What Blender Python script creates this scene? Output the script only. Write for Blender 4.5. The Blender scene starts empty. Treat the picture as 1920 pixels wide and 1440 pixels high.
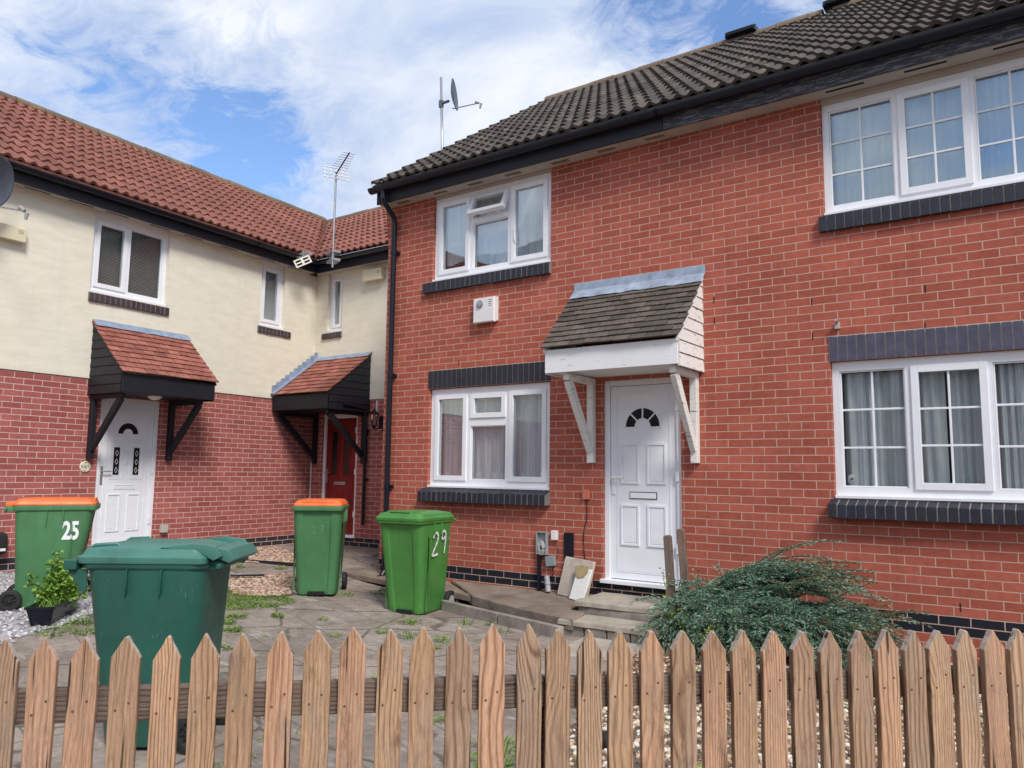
import bpy, math, random
from mathutils import Vector, Matrix, noise
R = math.radians
sc = bpy.context.scene
COL = sc.collection
random.seed(7)

# ------------------------------------------------------------------ mesh builder
class MB:
    def __init__(s):
        s.v = []; s.f = []; s.m = []; s.uv = {}
    def face(s, pts, m=0, uv=None):
        i = len(s.v); s.v += [tuple(p) for p in pts]
        s.f.append(tuple(range(i, i + len(pts)))); s.m.append(m)
        if uv: s.uv[len(s.f) - 1] = uv
    def mesh(s, vs, fs, m=0):
        i = len(s.v); s.v += [tuple(p) for p in vs]
        for f in fs:
            s.f.append(tuple(i + k for k in f)); s.m.append(m)
    def box(s, x0, x1, y0, y1, z0, z1, m=0, mat=None):
        if x0 > x1: x0, x1 = x1, x0
        if y0 > y1: y0, y1 = y1, y0
        if z0 > z1: z0, z1 = z1, z0
        vs = [(x0,y0,z0),(x1,y0,z0),(x1,y1,z0),(x0,y1,z0),(x0,y0,z1),(x1,y0,z1),(x1,y1,z1),(x0,y1,z1)]
        if mat is not None: vs = [mat @ Vector(v) for v in vs]
        s.mesh(vs, [(0,3,2,1),(4,5,6,7),(0,1,5,4),(1,2,6,5),(2,3,7,6),(3,0,4,7)], m)
    def prism(s, poly, axis, a, b, m=0, mat=None):
        """poly = 2D points, extruded along axis from a to b. axis 'x': (y,z); 'y': (x,z); 'z': (x,y)"""
        def P(p, t):
            if axis == 'x': r = (t, p[0], p[1])
            elif axis == 'y': r = (p[0], t, p[1])
            else: r = (p[0], p[1], t)
            return mat @ Vector(r) if mat is not None else r
        n = len(poly)
        vs = [P(p, a) for p in poly] + [P(p, b) for p in poly]
        area = sum(poly[i][0]*poly[(i+1)%n][1]-poly[(i+1)%n][0]*poly[i][1] for i in range(n))
        flip = (area > 0) != (axis == 'y')
        if b < a: flip = not flip
        bot = tuple(range(n)); top = tuple(range(n, 2*n))
        fs = [bot[::-1], top] + [(i, (i+1) % n, n + (i+1) % n, n + i) for i in range(n)]
        if not flip: fs = [f[::-1] for f in fs]
        s.mesh(vs, fs, m)
    def tube(s, pts, r, seg=10, m=0, caps=True):
        pts = [Vector(p) for p in pts]; n = len(pts)
        rs = r if isinstance(r, (list, tuple)) else [r]*n
        rings = []; up = None
        for i, p in enumerate(pts):
            d = (pts[min(i+1, n-1)] - pts[max(i-1, 0)]).normalized()
            if up is None:
                up = Vector((0,0,1)) if abs(d.z) < .9 else Vector((1,0,0))
            x = d.cross(up).normalized(); y = x.cross(d).normalized(); up = y
            rings.append([p + rs[i]*(x*math.cos(2*math.pi*k/seg) + y*math.sin(2*math.pi*k/seg)) for k in range(seg)])
        vs = [q for rg in rings for q in rg]; fs = []
        for i in range(n-1):
            for k in range(seg):
                a = i*seg+k; b = i*seg+(k+1) % seg
                fs.append((a, a+seg, b+seg, b))
        if caps: fs += [tuple(range(seg)), tuple(range((n-1)*seg, n*seg))[::-1]]
        s.mesh(vs, fs, m)
    def lathe(s, prof, c, axis='z', seg=24, m=0):
        vs = []; fs = []; n = len(prof)
        for k in range(seg):
            a = 2*math.pi*k/seg; ca, sa = math.cos(a), math.sin(a)
            for r, h in prof:
                p = (r*ca, r*sa, h) if axis == 'z' else ((h, r*ca, r*sa) if axis == 'x' else (r*sa, h, r*ca))
                vs.append((c[0]+p[0], c[1]+p[1], c[2]+p[2]))
        for k in range(seg):
            for i in range(n-1):
                a = k*n+i; b = ((k+1) % seg)*n+i
                fs.append((a, b, b+1, a+1))
        s.mesh(vs, fs, m)
    def loft(s, rings, m=0, cap0=True, cap1=True):
        n = len(rings[0]); vs = [p for r in rings for p in r]; fs = []
        for i in range(len(rings)-1):
            for k in range(n):
                a = i*n+k; b = i*n+(k+1) % n
                fs.append((a, b, b+n, a+n))
        if cap0: fs.append(tuple(range(n))[::-1])
        if cap1: fs.append(tuple(range((len(rings)-1)*n, len(rings)*n)))
        s.mesh(vs, fs, m)

class Frame:
    def __init__(s, o, rz): s.o = Vector(o); s.rz = rz; s.M = Matrix.Translation(s.o) @ Matrix.Rotation(rz, 4, 'Z')
    def w(s, p): return s.M @ Vector(p)
W = Frame((0,0,0), 0)
ANG = -.063
LF = Frame((-6.4867, 0, 0), math.pi/2 - ANG)     # along the left terrace; x runs away from the camera, -y is outward
BF = Frame((0, 1.9614, 0), 0)                    # back wall of the corner house
INFO = {}

def tag(o, label=None, cat=None, group=None, kind=None):
    if label: o['label'] = label
    if cat: o['category'] = cat
    if group: o['group'] = group
    if kind: o['kind'] = kind
    return o
def thing(name, label, cat, base=(0,0,0), frame=W, rz=0, group=None, local=False, rx=0):
    o = bpy.data.objects.new(name, None); COL.objects.link(o)
    o.empty_display_size = .1
    o.location = frame.w(base); o.rotation_euler = (rx, 0, frame.rz + rz)
    INFO[o.name] = Vector((0,0,0)) if local else Vector(base)
    return tag(o, label, cat, group)
def build(mb, name, mats, parent=None, off=None, frame=W, rz=0, bevel=0, smooth=False, seg=2, label=None, local=False, esplit=0):
    """vertices are in frame coordinates; off (or the parent's base) becomes the origin"""
    if not isinstance(mats, (list, tuple)): mats = [mats]
    if parent is not None: o_ = INFO[parent.name]
    else: o_ = Vector(off) if off is not None else Vector((0,0,0))
    if local: sub = Vector((0,0,0))
    else: sub = o_
    me = bpy.data.meshes.new(name)
    me.from_pydata([Vector(v) - sub for v in mb.v], [], mb.f)
    uvl = me.uv_layers.new(name='UVMap')
    for pi, p in enumerate(me.polygons):
        p.material_index = mb.m[pi]; p.use_smooth = smooth
        nx, ny, nz = abs(p.normal.x), abs(p.normal.y), abs(p.normal.z)
        cu = mb.uv.get(pi)
        for k, li in enumerate(p.loop_indices):
            if cu: uvl.data[li].uv = cu[k]; continue
            v = mb.v[mb.f[pi][k]]
            if nz > nx and nz > ny: uvl.data[li].uv = (v[0], v[1])
            elif ny >= nx: uvl.data[li].uv = (v[0], v[2])
            else: uvl.data[li].uv = (v[1], v[2])
    for m in mats: me.materials.append(m)
    ob = bpy.data.objects.new(name, me); COL.objects.link(ob)
    if parent is not None:
        ob.parent = parent; INFO[ob.name] = INFO[parent.name]
    else:
        ob.location = frame.w(o_); ob.rotation_euler = (0,0,frame.rz + rz); INFO[ob.name] = Vector((0,0,0)) if local else Vector(o_)
    if esplit:
        for p in me.polygons: p.use_smooth = True
    if bevel:
        b = ob.modifiers.new('bevel', 'BEVEL'); b.width = bevel; b.segments = seg; b.limit_method = 'ANGLE'; b.angle_limit = R(40)
        if smooth: pass
    if esplit: e = ob.modifiers.new('split', 'EDGE_SPLIT'); e.split_angle = R(esplit); e.use_edge_sharp = False
    if label: ob['label'] = label
    return ob

# ------------------------------------------------------------------ materials
class NT:
    def __init__(s, name):
        s.mat = bpy.data.materials.new(name); s.mat.use_nodes = True
        s.t = s.mat.node_tree; s.n = s.t.nodes; s.l = s.t.links
        s.b = s.n['Principled BSDF']; s.out = s.n['Material Output']
    def N(s, typ, **kw):
        n = s.n.new(typ)
        for k, v in kw.items():
            if k in n.inputs: n.inputs[k].default_value = v
            else: setattr(n, k, v)
        return n
    def L(s, a, b): s.l.new(a, b)
    def obj(s): return s.N('ShaderNodeTexCoord').outputs['Object']
    def uv(s): return s.N('ShaderNodeTexCoord').outputs['UV']
    def pos(s): return s.N('ShaderNodeNewGeometry').outputs['Position']
    def map(s, vec, scale=(1,1,1), loc=(0,0,0), rot=(0,0,0)):
        m = s.N('ShaderNodeMapping'); s.L(vec, m.inputs['Vector'])
        m.inputs['Scale'].default_value = scale; m.inputs['Location'].default_value = loc; m.inputs['Rotation'].default_value = rot
        return m.outputs['Vector']
    def noise(s, vec, scale, detail=4, rough=.6, dist=0):
        n = s.N('ShaderNodeTexNoise'); s.L(vec, n.inputs['Vector'])
        n.inputs['Scale'].default_value = scale; n.inputs['Detail'].default_value = detail
        n.inputs['Roughness'].default_value = rough; n.inputs['Distortion'].default_value = dist
        return n.outputs['Fac']
    def ramp(s, fac, stops):
        r = s.N('ShaderNodeValToRGB'); s.L(fac, r.inputs['Fac'])
        e = r.color_ramp.elements
        while len(e) < len(stops): e.new(.5)
        for i, (p, c) in enumerate(stops):
            e[i].position = p; e[i].color = (c[0], c[1], c[2], 1) if hasattr(c, '__len__') else (c, c, c, 1)
        return r.outputs['Color']
    def mix(s, fac, a, b, mode='MIX'):
        m = s.N('ShaderNodeMix', data_type='RGBA', blend_type=mode)
        for sock, v in ((m.inputs['Factor'], fac), (m.inputs['A'] if 0 else m.inputs[6], a), (m.inputs[7], b)):
            if isinstance(v, (int, float)): sock.default_value = v
            elif isinstance(v, tuple): sock.default_value = (v[0], v[1], v[2], 1)
            else: s.L(v, sock)
        return m.outputs[2]
    def math(s, op, a, b=0.0, clamp=False):
        m = s.N('ShaderNodeMath', operation=op); m.use_clamp = clamp
        for i, v in enumerate((a, b)):
            if isinstance(v, (int, float)): m.inputs[i].default_value = v
            else: s.L(v, m.inputs[i])
        return m.outputs[0]
    def bump(s, h, strength=.3, dist=.01, normal=None):
        b = s.N('ShaderNodeBump'); b.inputs['Strength'].default_value = strength; b.inputs['Distance'].default_value = dist
        s.L(h, b.inputs['Height'])
        if normal: s.L(normal, b.inputs['Normal'])
        s.L(b.outputs['Normal'], s.b.inputs['Normal']); return b.outputs['Normal']
    def col(s, c):
        if isinstance(c, tuple): s.b.inputs['Base Color'].default_value = (c[0], c[1], c[2], 1)
        else: s.L(c, s.b.inputs['Base Color'])
    def rough(s, r):
        if isinstance(r, (int, float)): s.b.inputs['Roughness'].default_value = r
        else: s.L(r, s.b.inputs['Roughness'])

def simple(name, c, rough=.5, var=.12, scale=8, metal=0, bump=0, bscale=60, spec=None):
    t = NT(name)
    f = t.noise(t.obj(), scale, 5)
    d = tuple(x*(1-var) for x in c); l = tuple(min(1, x*(1+var)) for x in c)
    t.col(t.ramp(f, [(.3, d), (.7, l)])); t.rough(rough); t.b.inputs['Metallic'].default_value = metal
    if spec is not None: t.b.inputs['Specular IOR Level'].default_value = spec
    if bump: t.bump(t.noise(t.obj(), bscale, 3), bump, .004)
    return t.mat

def brick_mat(name, c1, c2, mortar, plinth=None, ushift=.1125, dark=.25):
    t = NT(name); uv = t.uv()
    v = t.map(uv, loc=(ushift, 0, 0))
    wob = t.N('ShaderNodeTexNoise'); t.L(uv, wob.inputs['Vector']); wob.inputs['Scale'].default_value = 9; wob.inputs['Detail'].default_value = 3
    sub = t.N('ShaderNodeVectorMath', operation='SUBTRACT'); t.L(wob.outputs['Color'], sub.inputs[0]); sub.inputs[1].default_value = (.5,.5,.5)
    scl = t.N('ShaderNodeVectorMath', operation='SCALE'); t.L(sub.outputs[0], scl.inputs[0]); scl.inputs['Scale'].default_value = .007
    ad = t.N('ShaderNodeVectorMath', operation='ADD'); t.L(v, ad.inputs[0]); t.L(scl.outputs[0], ad.inputs[1]); v = ad.outputs[0]
    b = t.N('ShaderNodeTexBrick'); t.L(v, b.inputs['Vector'])
    b.offset = .5; b.offset_frequency = 2
    for k, x in (('Scale', 1), ('Mortar Size', .0045), ('Mortar Smooth', .25), ('Bias', 0), ('Brick Width', .225), ('Row Height', .075)):
        b.inputs[k].default_value = x
    b.inputs['Color1'].default_value = (0,0,0,1); b.inputs['Color2'].default_value = (1,1,1,1); b.inputs['Mortar'].default_value = (.5,.5,.5,1)
    pick = b.outputs['Color']
    base = t.ramp(pick, [(0, c1), (.5, tuple((a+bb)/2 for a, bb in zip(c1, c2))), (1, c2)])
    n1 = t.noise(uv, 22, 6, .7); base = t.mix(.55, base, t.ramp(n1, [(.25, .35), (.75, .68)]), 'OVERLAY')
    n2 = t.noise(uv, 1.3, 5, .6); base = t.mix(.35, base, t.ramp(n2, [(.3, .3), (.7, .72)]), 'OVERLAY')
    n3 = t.noise(t.map(uv, (1, .5, 1)), 3.1, 6, .7); base = t.mix(t.ramp(n3, [(.52, 0.), (.74, .28)]), base, tuple(x*.55 for x in c1))
    n4 = t.noise(t.map(uv, (9, .8, 1)), 1.0, 5, .65); base = t.mix(t.ramp(n4, [(.56, 0.), (.74, .30)]), base, tuple(x*.45 for x in c1))
    # a few pale salts and scuffs
    sp = t.ramp(t.noise(uv, 38, 4, .7), [(.68, 0.), (.78, 1.)]); sp2 = t.ramp(t.noise(uv, 2.1, 3), [(.5, 0.), (.7, .5)])
    base = t.mix(t.math('MULTIPLY', sp, sp2), base, (.50, .42, .36))
    if plinth:
        sx = t.N('ShaderNodeSeparateXYZ'); t.L(uv, sx.inputs[0])
        lo = t.math('GREATER_THAN', sx.outputs['Y'], -.1495); hi = t.math('LESS_THAN', sx.outputs['Y'], -.0005)
        pm = t.math('MULTIPLY', lo, hi)
        pc = t.mix(.5, plinth, t.ramp(t.noise(uv, 14, 5), [(.3, .35), (.7, .65)]), 'OVERLAY')
        base = t.mix(pm, base, pc)
    mo = t.mix(.5, mortar, t.ramp(t.noise(uv, 5, 5), [(.3, .35), (.7, .62)]), 'OVERLAY')
    c = t.mix(b.outputs['Fac'], base, mo); t.col(c)
    t.rough(.85); t.b.inputs['Specular IOR Level'].default_value = .25
    h = t.math('SUBTRACT', t.math('MULTIPLY', t.noise(uv, 90, 4), .35), b.outputs['Fac'])
    t.bump(h, .55, .006)
    return t.mat

def render_mat():
    t = NT('cream_render'); p = t.obj()
    n = t.noise(t.map(p, (1, 1, 4)), 3, 6, .65)
    c = t.ramp(n, [(.25, (.66,.61,.49)), (.55, (.74,.695,.575)), (.8, (.78,.745,.64))])
    st = t.noise(t.map(p, (5, 5, .45)), 1.0, 5, .65)
    c = t.mix(t.ramp(st, [(.55, 0.), (.8, .35)]), c, (.60,.59,.53))
    t.col(c); t.rough(.88); t.b.inputs['Specular IOR Level'].default_value = .2
    dr = t.noise(t.map(p, (7, 7, 34)), 1.0, 4, .7, .6)
    pm = t.ramp(t.noise(p, 1.3, 3), [(.42, .1), (.62, 1.)])
    h = t.math('ADD', t.math('MULTIPLY', t.ramp(dr, [(.56, 0.), (.66, 1.)]), pm), t.math('MULTIPLY', t.noise(p, 90, 4), .45))
    t.bump(h, .28, .005)
    return t.mat

def tile_mat(name, ca, cb, lich, lich_amt, tw, rough=.8, top=None):
    """uv is (metres along, course number)"""
    t = NT(name); uv = t.uv()
    fl = t.N('ShaderNodeVectorMath', operation='FLOOR'); t.L(t.map(uv, (1/tw, 1, 1)), fl.inputs[0])
    wn = t.N('ShaderNodeTexWhiteNoise', noise_dimensions='2D'); t.L(fl.outputs[0], wn.inputs['Vector'])
    c = t.ramp(wn.outputs['Value'], [(0, ca), (1, cb)])
    p = t.obj()
    c = t.mix(.6, c, t.ramp(t.noise(p, 14, 6, .7), [(.25, .28), (.75, .72)]), 'OVERLAY')
    c = t.mix(.5, c, t.ramp(t.noise(p, 1.1, 4), [(.3, .33), (.7, .66)]), 'OVERLAY')
    l = t.ramp(t.noise(p, 26, 5, .75), [(.62-lich_amt*.1, 0.), (.70, 1.)])
    l2 = t.ramp(t.noise(p, 2.4, 4), [(.45, .0), (.7, lich_amt)])
    c = t.mix(t.math('MULTIPLY', l, l2), c, lich)
    if top:
        sx = t.N('ShaderNodeSeparateXYZ'); t.L(uv, sx.inputs[0])
        mr = t.N('ShaderNodeMapRange'); t.L(sx.outputs['Y'], mr.inputs['Value']); mr.inputs['From Min'].default_value = top[1]; mr.inputs['From Max'].default_value = top[2]
        k = t.math('MULTIPLY', mr.outputs[0], t.ramp(t.noise(p, 9, 5, .7), [(.4, 0.), (.6, 1.)]))
        c = t.mix(k, c, top[0])
    t.col(c); t.rough(rough); t.b.inputs['Specular IOR Level'].default_value = .3
    t.bump(t.noise(p, 60, 4), .4, .004)
    return t.mat

def wood_mat(name, c_dark, c_mid, c_light, vertical=True, knots=True, paint=None):
    t = NT(name); p = t.obj()
    rnd = t.N('ShaderNodeObjectInfo').outputs['Random']
    cb = t.N('ShaderNodeCombineXYZ'); t.L(t.math('MULTIPLY', rnd, 13.7), cb.inputs[0]); t.L(t.math('MULTIPLY', rnd, 41.3), cb.inputs[2]); t.L(t.math('MULTIPLY', rnd, 7.1), cb.inputs[1])
    ad = t.N('ShaderNodeVectorMath', operation='ADD'); t.L(p, ad.inputs[0]); t.L(cb.outputs[0], ad.inputs[1]); q = ad.outputs[0]
    sc_ = (1, 1, .07) if vertical else (.07, 1, 1)
    # growth lines, bent by slow noise and pushed aside by a few knots
    mul = t.N('ShaderNodeVectorMath', operation='MULTIPLY'); t.L(q, mul.inputs[0])
    cs = t.N('ShaderNodeCombineXYZ'); fr = t.math('ADD', t.math('MULTIPLY', t.math('FRACT', t.math('MULTIPLY', rnd, 9.37)), .75), .42)
    if vertical: t.L(fr, cs.inputs[0]); cs.inputs[1].default_value = 1; cs.inputs[2].default_value = .07
    else: cs.inputs[0].default_value = .07; cs.inputs[1].default_value = 1; t.L(fr, cs.inputs[2])
    t.L(cs.outputs[0], mul.inputs[1])
    vo = t.N('ShaderNodeTexVoronoi'); t.L(t.map(q, (6, 2, 1.5) if vertical else (1.5, 2, 6)), vo.inputs['Vector']); vo.inputs['Scale'].default_value = 1; vo.inputs['Randomness'].default_value = 1
    kd = vo.outputs['Distance']
    near = t.ramp(kd, [(.05, 1.), (.34, 0.)])
    bendn = t.noise(t.map(q, (5, 5, 1.6) if vertical else (1.6, 5, 5)), 1, 2)
    off = t.math('ADD', t.math('MULTIPLY', bendn, .05), t.math('MULTIPLY', near, .035 if knots else 0.0))
    co = t.N('ShaderNodeCombineXYZ'); t.L(off, co.inputs[0 if vertical else 2])
    a2 = t.N('ShaderNodeVectorMath', operation='ADD'); t.L(mul.outputs[0], a2.inputs[0]); t.L(co.outputs[0], a2.inputs[1])
    w = t.N('ShaderNodeTexWave', wave_type='BANDS', bands_direction='X' if vertical else 'Z'); t.L(a2.outputs[0], w.inputs['Vector'])
    w.inputs['Scale'].default_value = 30; w.inputs['Distortion'].default_value = 5; w.inputs['Detail'].default_value = 3; w.inputs['Detail Scale'].default_value = 1.0
    g2 = t.noise(t.map(q, (130, 130, 2.5) if vertical else (2.5, 130, 130)), 1, 4, .75)
    wst = t.math('ADD', t.math('MULTIPLY', t.math('FRACT', t.math('MULTIPLY', rnd, 5.71)), -.3), .80)
    g3 = t.noise(t.map(q, (300, 300, 9) if vertical else (9, 300, 300)), 1, 3, .8)
    gr = t.mix(wst, t.ramp(w.outputs['Fac'], [(.0, .25), (.3, .58), (1, .70)]), t.mix(.4, g2, g3))
    c = t.ramp(gr, [(.28, c_dark), (.45, c_mid), (.66, c_light)])
    if knots: c = t.mix(t.ramp(kd, [(.025, .85), (.05, .35), (.075, 0.)]), c, tuple(x*.5 for x in c_dark))
    r2 = t.math('FRACT', t.math('MULTIPLY', rnd, 17.13))
    tone = t.ramp(r2, [(0, (.38,.34,.32)), (.25, (.58,.52,.43)), (.5, (.62,.50,.46)), (.75, (.36,.34,.34)), (1, (.66,.61,.54))])
    c = t.mix(.7, c, tone, 'OVERLAY')
    bl = t.noise(t.map(q, (9, 9, 2.2)), 1, 4, .6)
    c = t.mix(t.ramp(bl, [(.48, 0.), (.75, .5)]), c, tuple(x*.62 for x in c_mid))
    dk = t.noise(t.map(q, (14, 14, 5)), 1, 6, .75); c = t.mix(t.ramp(dk, [(.55, 0.), (.70, .6)]), c, tuple(x*.8 for x in c_dark))
    gy = t.noise(t.map(q, (10, 10, 3)), 1, 5, .7); c = t.mix(t.ramp(gy, [(.5, 0.), (.72, .45)]), c, (.24,.21,.18))
    wz = t.noise(t.map(q, (4, 4, 1.3)), 1, 2)
    c = t.mix(t.ramp(wz, [(.5, 0.), (.7, .35)]), c, (.36,.23,.155))
    cr = t.ramp(t.noise(t.map(q, (75, 40, 1.6) if vertical else (1.6, 40, 75)), 1, 3, .6), [(.27, 1.), (.32, 0.)])
    c = t.mix(t.math('MULTIPLY', cr, .8), c, tuple(x*.3 for x in c_dark))
    if vertical and knots:
        gn = t.N('ShaderNodeNewGeometry'); sz = t.N('ShaderNodeSeparateXYZ'); t.L(gn.outputs['Normal'], sz.inputs[0])
        up_ = t.math('MULTIPLY', t.ramp(sz.outputs['Z'], [(.25, 0.), (.5, 1.)]), t.ramp(t.noise(q, 60, 4), [(.35, .3), (.6, .9)])); c = t.mix(up_, c, (.42,.39,.35))
        ck = t.ramp(t.noise(t.map(q, (48, 30, 1.1)), 1, 2, .5, .5), [(.300, 1.), (.318, 0.)]); cr = t.math('MAXIMUM', cr, ck)
        c = t.mix(t.math('MULTIPLY', ck, .9), c, tuple(x*.3 for x in c_dark))
        fl = t.noise(t.map(q, (200, 200, 22)), 1, 4, .8); c = t.mix(.5, c, t.ramp(fl, [(.3, .28), (.7, .74)]), 'OVERLAY')
    if paint:
        pm = t.ramp(t.noise(q, 22, 5, .7), [(.42, 0.), (.47, 1.)])
        c = t.mix(pm, c, paint)
    t.col(c); t.rough(.82); t.b.inputs['Specular IOR Level'].default_value = .25
    t.bump(t.math('SUBTRACT', gr, cr), .55, .0025)
    return t.mat

def paint_wood(name, paint, under, amt=.25, rough=.55):
    t = NT(name); p = t.obj()
    f = t.noise(t.map(p, (1.6, 3, 14)), 3, 6, .75)
    m = t.ramp(f, [(.62 - amt*.2, 0.), (.66 - amt*.2, 1.)])
    dirt = t.ramp(t.noise(p, 3.5, 5, .6), [(.35, .42), (.7, .56)])
    c = t.mix(.5, t.mix(m, paint, under), dirt, 'OVERLAY')
    t.col(c); t.rough(rough); t.bump(t.math('SUBTRACT', t.noise(t.map(p, (20, 20, 60)), 1, 3), m), .35, .003)
    return t.mat

def glass_mat(name='window_glass', k=.68, add=.0, tint=(.95,.98,1)):
    t = NT(name)
    t.n.remove(t.b)
    fr = t.N('ShaderNodeFresnel', IOR=1.6); tr = t.N('ShaderNodeBsdfTransparent'); gl = t.N('ShaderNodeBsdfGlossy', Roughness=.01)
    tr.inputs['Color'].default_value = (.93,.955,.96,1); gl.inputs['Color'].default_value = (*tint,1)
    f = t.math('ADD', t.math('MULTIPLY', fr.outputs[0], k), add, True)
    n = t.noise(t.obj(), 1.3, 1); bp = t.N('ShaderNodeBump', Strength=.05, Distance=.02); t.L(n, bp.inputs['Height'])
    t.L(bp.outputs[0], gl.inputs['Normal'])
    mx = t.N('ShaderNodeMixShader'); t.L(f, mx.inputs[0]); t.L(tr.outputs[0], mx.inputs[1]); t.L(gl.outputs[0], mx.inputs[2])
    t.L(mx.outputs[0], t.out.inputs['Surface']); return t.mat

def fabric_mat(name, c, transl=.35):
    t = NT(name); t.col(t.ramp(t.noise(t.map(t.obj(), (30, 30, 1)), 1, 3), [(.3, tuple(x*.85 for x in c)), (.7, c)])); t.rough(.9)
    tl = t.N('ShaderNodeBsdfTranslucent'); tl.inputs['Color'].default_value = (*c, 1)
    mx = t.N('ShaderNodeMixShader', Fac=transl); t.L(t.b.outputs[0], mx.inputs[1]); t.L(tl.outputs[0], mx.inputs[2]); t.L(mx.outputs[0], t.out.inputs['Surface'])
    return t.mat

def net_mat(name, c, lo=.45, hi=.97, transl=.2):
    t = NT(name); p = t.obj(); t.col(c); t.rough(.9)
    tl = t.N('ShaderNodeBsdfTranslucent'); tl.inputs['Color'].default_value = (*c, 1)
    mx = t.N('ShaderNodeMixShader', Fac=transl); t.L(t.b.outputs[0], mx.inputs[1]); t.L(tl.outputs[0], mx.inputs[2])
    n1 = t.noise(t.map(p, (26, 26, .5)), 1, 3, .6, .4); a = t.ramp(n1, [(.34, lo), (.60, hi)])  # uneven net density; its streaks also stand in for fold shading
    tr = t.N('ShaderNodeBsdfTransparent'); m2 = t.N('ShaderNodeMixShader'); t.L(a, m2.inputs[0]); t.L(tr.outputs[0], m2.inputs[1]); t.L(mx.outputs[0], m2.inputs[2])
    t.L(m2.outputs[0], t.out.inputs['Surface']); return t.mat

def plastic_mat(name, c, rough=.42, scuff=(.5,.55,.5), amt=.3):
    t = NT(name); p = t.obj()
    f = t.noise(p, 2.5, 5, .6)
    cc = t.ramp(f, [(.3, tuple(x*.82 for x in c)), (.7, tuple(min(1, x*1.12) for x in c))])
    s = t.ramp(t.noise(t.map(p, (18, 18, 5)), 1, 6, .8), [(.62, 0.), (.8, amt)])
    cc = t.mix(s, cc, scuff)
    d = t.ramp(t.noise(p, 60, 3, .7), [(.70, 0.), (.78, amt)]); cc = t.mix(d, cc, scuff)
    sc2 = t.ramp(t.noise(t.map(p, (90, 90, 14), rot=(.2, .5, 0)), 1, 3, .7), [(.66, 0.), (.70, amt*1.3)]); pm = t.ramp(t.noise(p, 4, 2), [(.5, 0.), (.6, 1.)])
    cc = t.mix(t.math('MULTIPLY', sc2, pm), cc, scuff)
    gr = t.ramp(t.noise(t.map(p, (6, 6, 1.4)), 1, 6, .7), [(.5, 0.), (.75, .55)]); cc = t.mix(gr, cc, tuple(x*.42+.012 for x in c))
    t.col(cc); t.rough(t.ramp(t.noise(p, 7, 4), [(.3, rough-.08), (.7, rough+.14)]))
    t.bump(t.noise(p, 160, 2), .08, .002)
    return t.mat

def stone_mat(name, stops, scale=60, rough=.9, island=True):
    t = NT(name); g = t.N('ShaderNodeNewGeometry')
    c = t.ramp(g.outputs['Random Per Island'], stops)
    c = t.mix(.4, c, t.ramp(t.noise(t.obj(), scale, 4), [(.3, .35), (.7, .65)]), 'OVERLAY')
    t.col(c); t.rough(rough); return t.mat

def concrete(name, a, b, slab=None, joint=(.33,.31,.28), scale=1.0, rot=0, spots=True, jw=.008):
    t = NT(name); p = t.pos()
    n = t.noise(p, 1.6*scale, 7, .65); c = t.ramp(n, [(.3, a), (.7, b)])
    c = t.mix(.55, c, t.ramp(t.noise(p, 24*scale, 6, .75), [(.28, .30), (.72, .68)]), 'OVERLAY')
    st = t.ramp(t.noise(p, .9, 5, .6), [(.5, 0.), (.75, .6)]); c = t.mix(st, c, tuple(x*.5 for x in a))
    h = t.noise(p, 40*scale, 5, .7)
    if spots:
        vo = t.N('ShaderNodeTexVoronoi'); t.L(p, vo.inputs['Vector']); vo.inputs['Scale'].default_value = 16; vo.inputs['Randomness'].default_value = 1
        sp = t.ramp(vo.outputs['Distance'], [(.10, 1.), (.16, 0.)])
        sp = t.math('MULTIPLY', sp, t.ramp(t.noise(p, 5, 3), [(.5, 0.), (.62, .8)])); c = t.mix(sp, c, (.48,.46,.43))
        cv = t.N('ShaderNodeTexVoronoi', feature='DISTANCE_TO_EDGE'); t.L(t.mix(.12, p, t.noise(p, 2.2, 4)), cv.inputs['Vector']); cv.inputs['Scale'].default_value = 1.1
        ck = t.ramp(cv.outputs['Distance'], [(.006, 1.), (.018, 0.)]); c = t.mix(t.math('MULTIPLY', ck, .75), c, (.07,.06,.05))
        h = t.math('SUBTRACT', h, ck)
    if slab:
        br = t.N('ShaderNodeTexBrick'); t.L(t.mix(.03, t.map(p, rot=(0, 0, rot)), t.noise(p, 4, 3)), br.inputs['Vector']); br.offset = .0
        for k, x in (('Scale', 1), ('Mortar Size', jw), ('Mortar Smooth', .3), ('Brick Width', slab[0]), ('Row Height', slab[1])): br.inputs[k].default_value = x
        br.inputs['Color1'].default_value = (.38,.37,.37,1); br.inputs['Color2'].default_value = (.60,.58,.56,1); br.inputs['Mortar'].default_value = (.5,.5,.5,1)
        c = t.mix(.6, c, br.outputs['Color'], 'OVERLAY')
        c = t.mix(t.math('MULTIPLY', br.outputs['Fac'], .8), c, joint)
        ms = t.math('MULTIPLY', t.ramp(t.noise(p, 3.3, 6, .7), [(.50, 0.), (.66, .75)]), t.ramp(t.noise(p, 30, 4, .7), [(.35, .2), (.6, 1.)])); c = t.mix(ms, c, (.11,.105,.055))
        pl_ = t.ramp(t.noise(t.map(p, (1, 3, 1), rot=(0, 0, .5)), 2.4, 5, .7), [(.56, 0.), (.66, .55)]); c = t.mix(pl_, c, (.44,.40,.36))
    t.col(c); t.rough(.9); t.b.inputs['Specular IOR Level'].default_value = .25
    t.bump(h, .45, .01); return t.mat

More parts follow.
